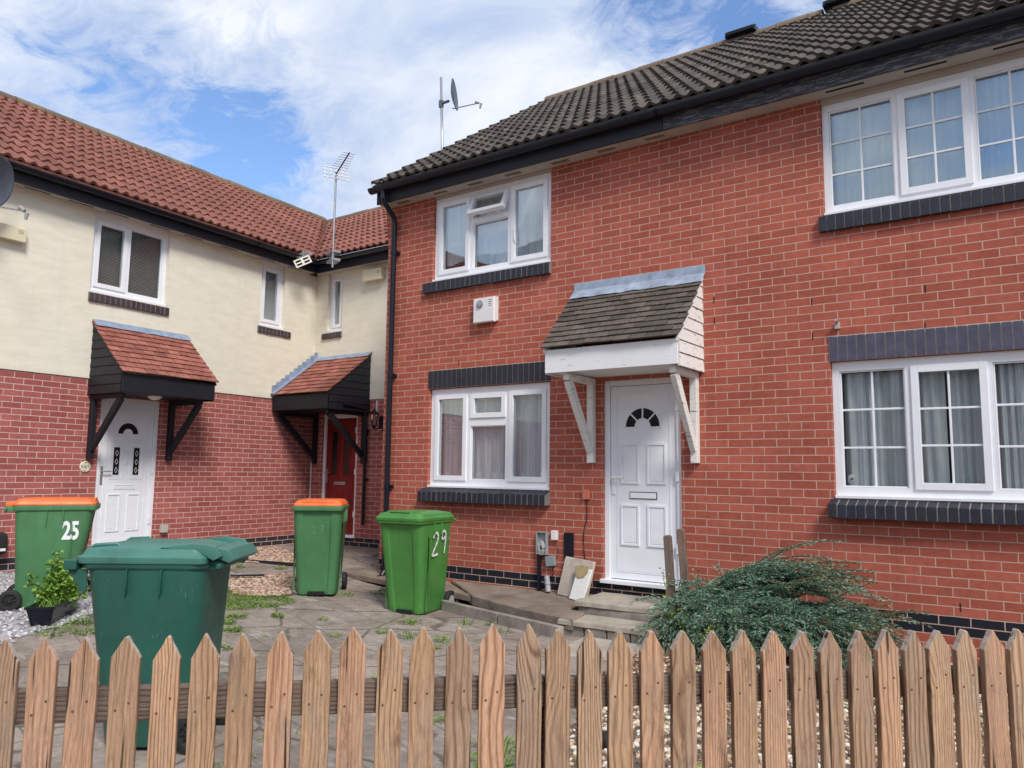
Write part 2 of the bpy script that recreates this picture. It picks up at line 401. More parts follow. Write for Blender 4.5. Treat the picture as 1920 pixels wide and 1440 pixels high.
def leaf_mat(name, stops, transl=.25):
    t = NT(name); g = t.N('ShaderNodeNewGeometry')
    c = t.ramp(g.outputs['Random Per Island'], stops); t.col(c); t.rough(.6); t.b.inputs['Specular IOR Level'].default_value = .3
    tl = t.N('ShaderNodeBsdfTranslucent'); t.L(c, tl.inputs['Color'])
    mx = t.N('ShaderNodeMixShader', Fac=transl); t.L(t.b.outputs[0], mx.inputs[1]); t.L(tl.outputs[0], mx.inputs[2]); t.L(mx.outputs[0], t.out.inputs['Surface'])
    return t.mat

M = {}
M['brick'] = brick_mat('orange_red_brick', (.325,.080,.052), (.405,.110,.074), (.52,.36,.28), plinth=(.014,.015,.024))
M['brick2'] = brick_mat('plum_red_brick', (.29,.078,.068), (.39,.122,.106), (.62,.46,.40), plinth=(.035,.030,.036), ushift=.05)
M['render'] = render_mat()
M['pvc'] = simple('white_plastic_frame', (.78,.79,.82), .38, .03)
M['door_white'] = simple('white_door_panel', (.76,.78,.82), .35, .03)
M['door_red'] = simple('red_door_panel', (.19,.013,.014), .4, .12)
M['glass'] = glass_mat()
M['boosted_glass'] = glass_mat('boosted_reflection_glass', .8, .12, (.80,.93,1.0))  # extra blue-tinted reflection added so this window looks brighter with sky
M['dark_glass'] = simple('dark_patterned_glass', (.012,.014,.016), .12, .3, 40)
M['blue_brick'] = simple('blue_black_brick', (.017,.018,.029), .55, .35, 9, bump=.4, bscale=70)
M['plum_brick'] = simple('plum_sill_brick', (.055,.036,.042), .6, .35, 9, bump=.4)
M['slate_brick'] = simple('slate_blue_brick', (.066,.064,.10), .6, .3, 9, bump=.4)
M['mortar_dark'] = simple('grey_sill_mortar', (.20,.19,.185), .9, .3, 20, bump=.4)
M['mortar'] = simple('pale_mortar', (.46,.41,.37), .9, .2, 20, bump=.4)
M['black_plastic'] = simple('black_gutter_plastic', (.006,.008,.016), .34, .25, 6, spec=.35)
M['black_paint'] = paint_wood('black_painted_timber', (.007,.008,.014), (.05,.045,.045), -.1, .6)
M['fascia_old'] = paint_wood('weathered_dark_fascia', (.022,.023,.034), (.12,.115,.12), .55, .6)
M['soffit'] = simple('cream_soffit_board', (.42,.38,.33), .7, .15, 4)
M['vent_cream'] = simple('cream_vent_grille', (.52,.45,.34), .6, .1)
M['dark'] = simple('dark_void', (.006,.006,.007), .9, .1)
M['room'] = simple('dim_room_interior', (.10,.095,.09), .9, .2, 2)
M['curtain'] = net_mat('white_net_curtain', (.93,.94,.96), .62, 1.0, .12)
M['curtain_thick'] = net_mat('thick_white_curtain', (.90,.92,.95), .80, 1.0, .1)
M['curtain_grey'] = net_mat('grey_curtain', (.88,.89,.88), .78, 1.0, .1)
M['lace'] = fabric_mat('white_lace_hem', (.93,.94,.96), .1)
M['blind'] = simple('grey_beige_blind', (.62,.58,.52), .6, .1)
M['white_paint'] = paint_wood('flaking_white_paint', (.76,.76,.77), (.30,.26,.22), -.05)
M['white_old'] = paint_wood('old_dirty_white_paint', (.74,.73,.70), (.24,.20,.16), .13)
M['tile_dark'] = tile_mat('dark_brown_roof_tile', (.040,.034,.029), (.092,.076,.062), (.34,.32,.26), .9, .15)
M['tile_red'] = tile_mat('red_brown_roof_tile', (.175,.068,.050), (.25,.098,.072), (.45,.36,.30), .35, .15, top=((.34,.13,.035), 9.6, 12))
M['tile_canopy_dark'] = tile_mat('weathered_plain_tile', (.070,.058,.048), (.130,.110,.090), (.36,.33,.24), .8, .165)
M['tile_canopy_red'] = tile_mat('red_plain_tile', (.21,.070,.052), (.36,.135,.100), (.50,.42,.38), .6, .165)
M['ridge'] = tile_mat('mossy_ridge_tile', (.13,.095,.07), (.19,.14,.10), (.40,.24,.06), 1, .45)
M['lead'] = simple('blue_grey_lead', (.24,.30,.40), .5, .3, 9, metal=.1, bump=.3, bscale=20)
M['lead_blue'] = simple('bright_blue_lead', (.30,.36,.45), .45, .3, 9, metal=.1, bump=.35, bscale=20)
M['steel'] = simple('galvanised_steel', (.42,.43,.44), .4, .15, 20, metal=.7)
M['rubber'] = simple('black_rubber', (.012,.012,.013), .75, .2, 20)
M['grey_plastic'] = simple('grey_box_plastic', (.30,.31,.32), .5, .15, 12)
M['alarm_white'] = simple('white_alarm_box_plastic', (.72,.70,.70), .45, .06)
M['alarm_cream'] = simple('cream_alarm_box_plastic', (.66,.60,.42), .5, .06)
M['dish'] = simple('dark_grey_dish', (.10,.12,.15), .45, .2, 5)
M['terracotta'] = simple('salmon_plastic', (.52,.15,.10), .5, .08)
M['green'] = plastic_mat('bright_green_plastic', (.062,.225,.045), .38, (.28,.46,.28), .22)
M['green2'] = plastic_mat('mid_green_plastic', (.062,.19,.075), .45, (.28,.40,.26), .25)
M['teal'] = plastic_mat('dark_teal_green_plastic', (.016,.092,.068), .42, (.30,.40,.36), .30)
M['teal_lid'] = plastic_mat('faded_teal_lid_plastic', (.055,.175,.138), .45, (.34,.44,.40), .35)
M['orange'] = plastic_mat('orange_lid_plastic', (.80,.16,.035), .42, (.7,.35,.2), .3)
M['white_mark'] = simple('white_painted_number', (.78,.80,.80), .6, .05)
M['chalk'] = simple('faint_pale_scrawl', (.095,.25,.11), .6, .1)
M['fence'] = wood_mat('weathered_fence_timber', (.075,.045,.030), (.31,.192,.118), (.54,.38,.255))
M['rail'] = wood_mat('dark_rail_timber', (.035,.024,.020), (.11,.078,.062), (.25,.205,.17), vertical=False, knots=False)  # darker grey-brown timber than the pickets, for rails and posts
M['stake'] = wood_mat('grey_weathered_stake', (.045,.033,.028), (.12,.09,.075), (.24,.19,.16), knots=False)
M['paving'] = concrete('cracked_paving', (.195,.160,.138), (.345,.300,.265), (.92,.61), joint=(.13,.12,.10), rot=.28)
M['path'] = concrete('rough_brown_concrete', (.145,.110,.086), (.31,.255,.205), scale=1.6, spots=False)
M['step'] = concrete('buff_stone_step', (.30,.26,.205), (.46,.41,.34), scale=2.5, spots=False)
M['rubble'] = concrete('grey_mortar_rubble', (.18,.155,.13), (.36,.32,.28), scale=3, spots=False)
M['slabstone'] = concrete('pale_stone_slab', (.40,.34,.29), (.60,.53,.47), scale=4, spots=False)
M['pebble_pink'] = stone_mat('pink_tan_pebbles', [(0, (.12,.075,.055)), (.3, (.28,.17,.12)), (.6, (.42,.28,.20)), (.85, (.50,.38,.29)), (1, (.54,.47,.40))])
M['pebble_tan'] = stone_mat('tan_mixed_pebbles', [(0, (.10,.07,.05)), (.25, (.30,.20,.13)), (.5, (.48,.34,.22)), (.75, (.58,.50,.40)), (1, (.68,.64,.58))])
M['pebble_white'] = stone_mat('white_grey_chippings', [(0, (.13,.12,.125)), (.3, (.27,.255,.265)), (.7, (.42,.405,.42)), (1, (.60,.58,.60))])
M['soil'] = simple('dark_soil', (.11,.085,.065), .95, .4, 12, bump=.6)
M['grass'] = leaf_mat('fresh_grass_blades', [(0, (.06,.13,.02)), (.5, (.14,.25,.035)), (1, (.30,.36,.10))])
M['weed'] = leaf_mat('weed_leaves', [(0, (.07,.16,.02)), (.6, (.16,.31,.04)), (1, (.28,.42,.08))])
M['juniper'] = leaf_mat('blue_green_juniper', [(0, (.07,.145,.10)), (.4, (.15,.28,.20)), (.8, (.26,.42,.30)), (1, (.38,.50,.30))], .12)
M['juniper_tip'] = leaf_mat('brown_juniper_tips', [(0, (.12,.10,.05)), (.6, (.22,.17,.09)), (1, (.20,.26,.13))], .12)
M['ivy'] = leaf_mat('yellow_green_leaves', [(0, (.13,.20,.03)), (.6, (.27,.34,.07)), (1, (.42,.44,.14))])
M['deadleaf'] = leaf_mat('dead_brown_leaves', [(0, (.10,.05,.03)), (.6, (.28,.14,.08)), (1, (.45,.27,.15))])
M['petal'] = simple('pale_yellow_petals', (.72,.62,.25), .6, .15)
M['bark'] = simple('brown_stem', (.07,.05,.03), .9, .3, 30)
M['rust'] = simple('rusted_metal', (.12,.05,.03), .8, .3, 30)
M['tree'] = leaf_mat('tree_leaves', [(0, (.02,.05,.012)), (.5, (.05,.10,.02)), (1, (.10,.17,.04))])

# ------------------------------------------------------------------ ground
def lerp(x, pts):
    if x <= pts[0][0]: return pts[0][1]
    for (a, ya), (b, yb) in zip(pts, pts[1:]):
        if x <= b: return ya + (yb-ya)*(x-a)/(b-a)
    return pts[-1][1]
def zg(x, y):
    z = lerp(x, [(-6.5,-.18), (-5,-.215), (-3.9,-.25), (-2.8,-.27), (-1.4,-.365), (2,-.365)])
    if y > -.9:
        k = min(1, (y+.9)/2.4); k2 = 1 if x < -3.4 else max(0, (-2.9-x)/.5)
        z += (-.16 - z)*k*k2
    return z + .006*noise.noise((x*1.7, y*1.7, 0))*(1 if abs(x) < 12 else 0)
def axis_vals(lo, hi, step, far):
    v = []; a = lo
    while a <= hi+1e-6: v.append(a); a += step
    for f in far: v = [lo-f] + v + [hi+f]
    return sorted(v)
xs = axis_vals(-8, 8, .16, [1, 3, 8, 20, 60, 300]); ys = axis_vals(-9, 3, .16, [1, 3, 8, 20, 60, 300])
g = MB(); nx = len(xs)
g.mesh([(x, y, zg(x, y)) for y in ys for x in xs], [(j*nx+i, j*nx+i+1, (j+1)*nx+i+1, (j+1)*nx+i) for j in range(len(ys)-1) for i in range(nx-1)])
tag(build(g, 'ground', M['paving'], smooth=True), kind='structure')

def inpoly(x, y, P):
    c = False; j = len(P)-1
    for i in range(len(P)):
        if (P[i][1] > y) != (P[j][1] > y) and x < (P[j][0]-P[i][0])*(y-P[i][1])/(P[j][1]-P[i][1])+P[i][0]: c = not c
        j = i
    return c
def sheet(name, P, mat, dz=.006, kind='structure', step=.12, edge=.05):
    b = MB(); x0 = min(p[0] for p in P); x1 = max(p[0] for p in P); y0 = min(p[1] for p in P); y1 = max(p[1] for p in P)
    nx = int((x1-x0)/step)+1; ny = int((y1-y0)/step)+1
    idx = {}; vs = []; fs = []
    def V(i, j):
        if (i, j) not in idx:
            x = x0+i*step; y = y0+j*step
            x += .05*noise.noise((x*5, y*5, 3)); y += .05*noise.noise((x*5, y*5, 9))
            idx[(i, j)] = len(vs); vs.append((x, y, zg(x, y)+dz+.008*noise.noise((x*8, y*8, 1))))
        return idx[(i, j)]
    for i in range(nx):
        for j in range(ny):
            if inpoly(x0+(i+.5)*step, y0+(j+.5)*step, P): fs.append((V(i, j), V(i+1, j), V(i+1, j+1), V(i, j+1)))
    b.mesh(vs, fs); return tag(build(b, name, mat, smooth=True), kind=kind)
ICO_V = []; t_ = (1+5**.5)/2
for a, b_ in ((-1, t_), (1, t_), (-1, -t_), (1, -t_)): ICO_V += [Vector((a, b_, 0)).normalized(), Vector((0, a, b_)).normalized(), Vector((b_, 0, a)).normalized()]
def ico_faces():
    fs = []
    for i in range(12):
        for j in range(i+1, 12):
            for k in range(j+1, 12):
                A_, B_, C_ = ICO_V[i], ICO_V[j], ICO_V[k]
                if (A_-B_).length < 1.1 and (B_-C_).length < 1.1 and (A_-C_).length < 1.1:
                    fs.append((i, j, k) if (B_-A_).cross(C_-A_).dot(A_) > 0 else (i, k, j))
    return fs
ICO_F = ico_faces()
def pebbles(name, P, mat, count, r0, r1, zf=None, dz=.004, weight=None):
    rnd = random.Random(len(name)+count); b = MB(); n = 0
    x0 = min(p[0] for p in P); x1 = max(p[0] for p in P); y0 = min(p[1] for p in P); y1 = max(p[1] for p in P)
    while n < count:
        x = rnd.uniform(x0, x1); y = rnd.uniform(y0, y1)
        if not inpoly(x+.08*noise.noise((x*4, y*4, 5)), y+.08*noise.noise((x*4, y*4, 7)), P): continue
        if weight and rnd.random() > weight(x, y): continue
        n += 1; r = rnd.uniform(r0, r1); rot = Matrix.Rotation(rnd.uniform(0, 6.3), 3, 'Z') @ Matrix.Rotation(rnd.uniform(-.5, .5), 3, 'X')
        sx, sy, sz = r*rnd.uniform(.8, 1.3), r*rnd.uniform(.6, 1), r*rnd.uniform(.4, .75)
        z = (zg(x, y) if zf is None else zf(x, y)) + dz + sz*.5
        b.mesh([Vector((x, y, z)) + rot @ Vector((v.x*sx, v.y*sy, v.z*sz)) for v in ICO_V], ICO_F)
    return tag(build(b, name, mat, smooth=True), kind='stuff')

white_P = [(-7,-5.6),(-2.6,-5.0),(-2.75,-4.2),(-3.0,-3.7),(-3.6,-3.1),(-4.4,-2.45),(-6.6,-2.15)]
bedA = [(-6.45,-.4),(-5.6,-.35),(-4.75,-.15),(-4.45,.0),(-5.7,.85),(-6.4,1.1)]
bedB = [(-4.25,-1.35),(-4.1,-.62),(-3.9,-.55),(-2.75,-1.35),(-2.95,-1.75),(-3.3,-1.85)]
tan_P = [(1.25,-6.5),(1.95,-4.6),(1.75,-3.2),(1.42,-1.4),(1.38,-.02),(7,-.02),(7,-6.5)]
sheet('white_gravel_bed', white_P, M['pebble_white'], .006)
sheet('pink_gravel_bed', bedA, M['soil'], .004); sheet('pink_gravel_bed', bedB, M['soil'], .004)
sheet('tan_gravel_bed', tan_P, M['soil'], .006)
pebbles('white_gravel', white_P, M['pebble_white'], 5200, .012, .028)
pebbles('pink_gravel', bedA, M['pebble_pink'], 3400, .012, .026)
pebbles('pink_gravel', bedB, M['pebble_pink'], 2600, .012, .028)
near_tan = [(1.7,-5.6),(1.95,-4.6),(1.75,-3.2),(1.42,-1.4),(1.38,-.02),(4.6,-.02),(4.9,-3.2),(3.0,-5.4)]
pebbles('tan_gravel', near_tan, M['pebble_tan'], 12500, .010, .026)

# ------------------------------------------------------------------ generic building pieces
def wall_front(mb, x0, x1, z0, z1, ops, y=0, depth=.1, m=0, mz=None):
    """front face with openings and their reveals; mz = list of (zsplit, material above)"""
    X = sorted(set([x0, x1] + [o[0] for o in ops] + [o[1] for o in ops]))
    Z = sorted(set([z0, z1] + [o[2] for o in ops] + [o[3] for o in ops] + ([mz[0]] if mz else [])))
    for i in range(len(X)-1):
        for j in range(len(Z)-1):
            cx, cz = (X[i]+X[i+1])/2, (Z[j]+Z[j+1])/2
            if any(o[0] < cx < o[1] and o[2] < cz < o[3] for o in ops): continue
            if cx < x0 or cx > x1: continue
            mm = mz[1] if mz and cz > mz[0] else m
            yy = y - (mz[2] if mz and cz > mz[0] else 0)
            mb.face([(X[i],yy,Z[j]),(X[i+1],yy,Z[j]),(X[i+1],yy,Z[j+1]),(X[i],yy,Z[j+1])], mm)
    for o in ops:
        a, b, c, d = o[:4]; cz = (c+d)/2
        mm = mz[1] if mz and cz > mz[0] else m
        yy = y - (mz[2] if mz and cz > mz[0] else 0)
        e = y+depth
        mb.face([(a,yy,c),(a,yy,d),(a,e,d),(a,e,c)], mm); mb.face([(b,yy,c),(b,e,c),(b,e,d),(b,yy,d)], mm)
        mb.face([(a,yy,d),(b,yy,d),(b,e,d),(a,e,d)], mm); mb.face([(a,yy,c),(a,e,c),(b,e,c),(b,yy,c)], mm)
    if mz:
        mb.box(x0+.001, x1-.001, y-mz[2]+.001, y+.02, mz[0]-.004, mz[0], mz[1])

def tile_roof(mb, x0f, x1f, ye, ze, yr, zr, n, pitch=.15, amp=.031, thick=.034, m=0, uoff=0, shape='roll'):
    """x0f,x1f: functions of y giving the ends"""
    L_ = math.hypot(yr-ye, zr-ze); ny, nz = -(zr-ze)/L_, (yr-ye)/L_
    xa = min(x0f(ye), x0f(yr)); xb = max(x1f(ye), x1f(yr)); seg = 8; rnd = random.Random(5)
    k0 = int(xa/pitch)-1; k1 = int(xb/pitch)+1
    samp = [(k + s/seg)*pitch for k in range(k0, k1) for s in range(seg)]
    def wave(x):
        f = (x/pitch) % 1
        if f < .6: return amp*math.sin(math.pi*f/.6)
        return -amp*.28*math.sin(math.pi*(f-.6)/.4)
    for c in range(n):
        t0, t1 = c/n, min(1, (c+1.12)/n)
        lo = []; hi = []; nose = []
        for x in samp:
            y0 = ye+(yr-ye)*t0; y1 = ye+(yr-ye)*t1; z0 = ze+(zr-ze)*t0; z1 = ze+(zr-ze)*t1
            tile = math.floor((x+.001)/(pitch*2)); jit = .004*noise.noise((tile*7.3, c*3.1, 0))
            w = wave(x); a = min(max(x, x0f(y0)), x1f(y0)); b = min(max(x, x0f(y1)), x1f(y1))
            h0 = w+thick+jit; h1 = w
            lo.append((a, y0+ny*h0, z0+nz*h0)); hi.append((b, y1+ny*h1, z1+nz*h1)); nose.append((a, y0+ny*(h0-thick*1.1), z0+nz*(h0-thick*1.1)))
        for i in range(len(samp)-1):
            if lo[i][0] == lo[i+1][0] and hi[i][0] == hi[i+1][0]: continue
            uu = [(samp[i]+.02+uoff, c+.1), (samp[i+1]-.001+uoff, c+.1), (samp[i+1]-.001+uoff, c+.9), (samp[i]+uoff+.02, c+.9)]
            mb.face([lo[i], lo[i+1], hi[i+1], hi[i]], m, uu)
            mb.face([nose[i], nose[i+1], lo[i+1], lo[i]], m, uu)

def soldier(mb, x0, x1, z0, z1, y, proud=.004, m=0, mm=1, pitch=.0755, depth=.05):
    mb.box(x0, x1, y-.001, y+depth, z0, z1, mm); n = max(1, round((x1-x0)/pitch)); p = (x1-x0)/n
    for i in range(n):
        mb.box(x0+i*p+.005, x0+(i+1)*p-.005, y-proud-.004, y+depth-.001, z0+.003, z1-.003, m)
def brick_sill(mb, x0, x1, z0, zf, zb, yf, m=0, mm=1, pitch=.0755, yb=.03):
    rnd = random.Random(int(x0*100)+3)
    mb.prism([(yf+.006,z0+.006),(yb,z0+.006),(yb,zb-.004),(yf+.006,zf-.004)], 'x', x0+.003, x1-.003, mm)
    n = round((x1-x0)/pitch); p = (x1-x0)/n
    for i in range(n):
        a = rnd.uniform(-.003, .003); b = rnd.uniform(-.003, .003)
        mb.prism([(yf+a,z0+b),(yb-.002,z0+b),(yb-.002,zb+a*.4),(yf+a,zf+b)], 'x', x0+i*p+.005, x0+(i+1)*p-.005, m)

def curtain(mb, x0, x1, y, z0, z1, folds=9, amp=.018, m=0, lace=None, hem=None, seed=0, gap=None):
    n = 80; rnd = random.Random(seed); ph = rnd.uniform(0, 6); xs_ = [x0+(x1-x0)*i/n for i in range(n+1)]
    def Y(x, z):
        u = (x-x0)/(x1-x0); return y + amp*(math.sin(u*folds*6.283+ph+1.2*math.sin(u*9+ph)) + .45*math.sin(u*folds*15+ph*2+z))
    rows = [z0, z0+(lace or .12), (z0+z1)/2, z1]
    for j in range(3):
        for i in range(n):
            a, b = xs_[i], xs_[i+1]
            hz = (lambda x: hem(x) if (hem and j == 0) else rows[j])
            mb.face([(a, Y(a, rows[j]), hz(a)), (b, Y(b, rows[j]), hz(b)), (b, Y(b, rows[j+1]), rows[j+1]), (a, Y(a, rows[j+1]), rows[j+1])], 1 if (lace and j == 0) else m)

def window(parent, x0, x1, z0, z1, lights, y=.045, fw=.055, cill=True, label=None, cur=None, roomd=1.2, glass=None):
    """lights: list of (x0,x1,z0,z1,kind,bars) in absolute frame coords; kind 'fixed','sash','open'"""
    b = MB(); yb = y+.07
    wall_front(b, x0+.003, x1-.003, z0+.0295, z1-.003, [(l[0]-.001, l[1]+.001, l[2]-.001, l[3]+.001) for l in lights], y, .07)
    b.box(x0+.003, x1-.003, y+.001, y+.01, z1-.003, z1-.0025); b.face([(x1-.003,y,z0+.03),(x1-.003,yb,z0+.03),(x1-.003,yb,z1-.003),(x1-.003,y,z1-.003)]); b.face([(x0+.003,y,z0+.03),(x0+.003,y,z1-.003),(x0+.003,yb,z1-.003),(x0+.003,yb,z0+.03)])
    # welded joints of the outer frame and a shadow gap line round each opening light
    for l in lights:
        if l[4] == 'fixed':
            for (p, q, r, t_) in ((l[0]-.010, l[0]-.007, l[2]-.010, l[3]+.010), (l[1]+.007, l[1]+.010, l[2]-.010, l[3]+.010)): b.box(p, q, y-.0012, y, r, t_)
    f = build(b, 'window', M['pvc'], parent, label=label)
    if cill:
        c = MB(); c.box(x0+.004, x1-.004, y-.055, yb, z0+.002, z0+.029); build(c, 'window_cill', M['pvc'], f, bevel=.004)
    for (a, c, d, e, kind, br) in lights:
        g = MB(); s = MB()
        if kind == 'fixed':
            g.box(a+.0, c, y+.035, y+.041, d, e)
            for (p, q, r, t) in ((a, a+.012, d, e), (c-.012, c, d, e), (a+.012, c-.012, d, d+.012), (a+.012, c-.012, e-.012, e)): s.box(p, q, y+.012, y+.034, r, t)
            gx0, gx1, gz0, gz1, gy = a+.01, c-.01, d+.01, e-.01, y+.030
        elif kind == 'sash':
            o = .012; w = .058
            A_, C_, D_, E_ = a-o, c+o, d-o, e+o
            s.box(A_, A_+w, y-.016, y+.05, D_, E_); s.box(C_-w, C_, y-.016, y+.05, D_, E_)
            s.box(A_+w, C_-w, y-.016, y+.05, D_, D_+w); s.box(A_+w, C_-w, y-.016, y+.05, E_-w, E_)
            g.box(A_+w, C_-w, y+.012, y+.018, D_+w, E_-w); gx0, gx1, gz0, gz1, gy = A_+w, C_-w, D_+w, E_-w, y+.006
        else:
            w = .05; mt = Matrix.Translation((0, y, e+.01)) @ Matrix.Rotation(R(-24), 4, 'X')
            h = e-d+.02; A_, C_ = a-.012, c+.012
            s.box(A_, A_+w, -.016, .04, -h, 0, mat=mt); s.box(C_-w, C_, -.016, .04, -h, 0, mat=mt)
            s.box(A_+w, C_-w, -.016, .04, -h, -h+w, mat=mt); s.box(A_+w, C_-w, -.016, .04, -w, 0, mat=mt)
            g.box(A_+w, C_-w, .01, .016, -h+w, -w, mat=mt)
            s.box(a, c, y+.01, y+.06, d-.03, d)
            build(s, 'sash', M['pvc'], f, bevel=.003); build(g, 'pane', glass or M['glass'], f); continue
        if br:
            for i in range(1, br[0]): xx = gx0+(gx1-gx0)*i/br[0]; s.box(xx-.009, xx+.009, gy-.006, gy+.003, gz0, gz1)
            for i in range(1, br[1]): zz = gz0+(gz1-gz0)*i/br[1]; s.box(gx0, gx1, gy-.0052, gy+.0038, zz-.009, zz+.009)
        build(s, 'sash', M['pvc'], f, bevel=.003); build(g, 'pane', glass or M['glass'], f)
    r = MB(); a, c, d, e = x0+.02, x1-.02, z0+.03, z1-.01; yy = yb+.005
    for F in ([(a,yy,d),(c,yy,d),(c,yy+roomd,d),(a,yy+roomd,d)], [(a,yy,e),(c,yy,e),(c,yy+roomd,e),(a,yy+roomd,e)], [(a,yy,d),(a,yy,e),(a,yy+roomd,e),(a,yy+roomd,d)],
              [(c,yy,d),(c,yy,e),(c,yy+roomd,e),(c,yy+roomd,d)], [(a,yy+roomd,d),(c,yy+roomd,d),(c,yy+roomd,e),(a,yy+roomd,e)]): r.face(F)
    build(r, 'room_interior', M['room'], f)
    if cur: cur(f)
    return f

def ring_panel(b, x0, x1, z0, z1, y, w=.020, p=.012, m=0):
    b.prism([(x0,z0),(x1,z0),(x1-w,z0+w),(x0+w,z0+w)], 'y', y, y-p, m); b.prism([(x0,z1),(x0+w,z1-w),(x1-w,z1-w),(x1,z1)], 'y', y, y-p, m)
    b.prism([(x0,z0),(x0+w,z0+w),(x0+w,z1-w),(x0,z1)], 'y', y, y-p, m); b.prism([(x1,z0),(x1,z1),(x1-w,z1-w),(x1-w,z0+w)], 'y', y, y-p, m)
    b.box(x0+w*1.6, x1-w*1.6, y-p*.5, y-.0005, z0+w*1.6, z1-w*1.6, m)
def arc(cx, cz, r, a0, a1, n): return [(cx+r*math.cos(a0+(a1-a0)*i/n), cz+r*math.sin(a0+(a1-a0)*i/n)) for i in range(n+1)]
def arch_light(fr, gl, cx, cz, r, y, spokes=True):
    for i in range(18):
        a0, a1 = math.pi*i/18, math.pi*(i+1)/18
        for (r0, r1, pr) in ((r, r+.012, .012), (r+.012, r+.028, .006)):
            q = arc(cx, cz, r0, a0, a1, 1)+arc(cx, cz, r1, a1, a0, 1); fr.prism(q, 'y', y, y-pr)
        q = arc(cx, cz, r*.36, a0, a1, 1)+arc(cx, cz, r*.46, a1, a0, 1); fr.prism(q, 'y', y, y-.010)
        q = arc(cx, cz, r*.46, a0, a1, 1)+arc(cx, cz, r, a1, a0, 1); gl.prism(q, 'y', y, y-.003)
    fr.box(cx-r-.028, cx-r*.36, y-.008, y, cz-.014, cz); fr.box(cx+r*.36, cx+r+.028, y-.008, y, cz-.014, cz)
    if spokes:
        for a in (math.pi*.25, math.pi*.5, math.pi*.75):
            c, s = math.cos(a), math.sin(a); n = (-s*.007, c*.007)
            q = [(cx+c*r*.45+n[0], cz+s*r*.45+n[1]), (cx+c*r*.45-n[0], cz+s*r*.45-n[1]), (cx+c*r*1.01-n[0], cz+s*r*1.01-n[1]), (cx+c*r*1.01+n[0], cz+s*r*1.01+n[1])]
            fr.prism(q, 'y', y-.003, y-.010)

def door(parent, x0, x1, z0, z1, style, leafmat, label=None, y=.03, thresh=True):
    f = MB(); w = .06
    f.box(x0, x0+w, y, y+.07, z0, z1); f.box(x1-w, x1, y, y+.07, z0, z1); f.box(x0+w, x1-w, y, y+.07, z1-w, z1)
    if thresh: f.box(x0-.02, x1+.02, y-.075, y+.07, z0-.035, z0+.004)
    else: f.box(x0, x1, y-.02, y+.07, z0-.02, z0+.01)
    fo = build(f, 'door_frame', M['pvc'], parent, bevel=.004, label=label)
    a, b = x0+w+.004, x1-w-.004; c, d = z0+.012, z1-w-.005; yl = y+.022; W_ = b-a
    l = MB(); l.box(a, b, yl, yl+.045, c, d)
    gl = MB(); gls = []; cx = (a+b)/2
    ring_panel(l, a+.07, b-.07, c+.07, d-.07, yl, .010, .004)
    if style != 'slots':
        arch_light(l, gl, cx, z0+1.55, .19 if style == 'fan' else .15, yl-.0006, style == 'fan')
    if style == 'fan':
        for p, q in ((.35, .76), (.97, 1.38)):
            ring_panel(l, a+.115, cx-.045, z0+p, z0+q, yl-.0006); ring_panel(l, cx+.045, b-.115, z0+p, z0+q, yl-.0006)
    elif style == 'diamond':
        for s in (-1, 1):
            xc = cx+s*.145
            ring_panel(l, xc-.095, xc+.095, z0+.93, z0+1.44, yl-.0006, .012, .006)
            g_ = MB(); g_.box(xc-.04, xc+.04, yl-.012, yl-.001, z0+.99, z0+1.36); gls.append(g_)
            for k in range(3):
                zc = z0+1.05+k*.115
                for p0, p1 in (((-.02, 0), (0, .04)), ((0, .04), (.02, 0)), ((.02, 0), (0, -.04)), ((0, -.04), (-.02, 0))):
                    l.tube([(xc+p0[0], yl-.013, zc+p0[1]), (xc+p1[0], yl-.013, zc+p1[1])], .0028, 5)
            ring_panel(l, xc-.095, xc+.095, z0+.22, z0+.73, yl-.0006)
        ring_panel(l, cx-.16, cx+.16, z0+.79, z0+.85, yl-.0006, .006, .007)
        l.box(cx-.018, cx+.018, yl-.012, yl-.001, z0+1.14, z0+1.32)
    else:
        for s in (-1, 1):
            xc = cx+s*.15
            ring_panel(l, xc-.1, xc+.1, z0+.95, z0+1.78, yl-.0006); g_ = MB(); g_.box(xc-.055, xc+.055, yl-.0128, yl-.001, z0+1.0, z0+1.73); gls.append(g_)
            ring_panel(l, xc-.1, xc+.1, z0+.2, z0+.72, yl-.0006)
    lo = build(l, 'door_leaf', leafmat, fo, bevel=0)
    if len(gl.v): build(gl, 'door_pane', M['dark_glass'], fo)
    for g_ in gls: build(g_, 'door_pane', M['dark_glass'], fo)
    h = MB(); hx = a+.035; hz = z0+1.0
    h.box(hx-.016, hx+.016, yl-.012, yl-.0005, hz-.14, hz+.10); h.tube([(hx, yl-.012, hz+.03), (hx, yl-.05, hz+.03), (hx+.11, yl-.055, hz+.035)], .009, 8)
    build(h, 'door_handle', M['steel'] if style != 'fan' else M['pvc'], fo, bevel=.002)
    if style != 'diamond':
        q = MB(); zc = z0+.855
        q.box(cx-.15, cx+.15, yl-.0075, yl-.001, zc-.036, zc+.036, 1); q.box(cx-.142, cx+.142, yl-.013, yl-.003, zc-.028, zc+.028, 0)
        build(q, 'letter_plate', [M['pvc'] if style == 'fan' else M['steel'], M['dark']], fo)
    for zz in (.35, 1.05, 1.75):
        hb = MB(); hb.box(x1-w-.01, x1-w+.03, y-.012, y-.0005, z0+zz-.05, z0+zz+.05); build(hb, 'hinge', M['pvc'], fo, bevel=.003)
    return fo

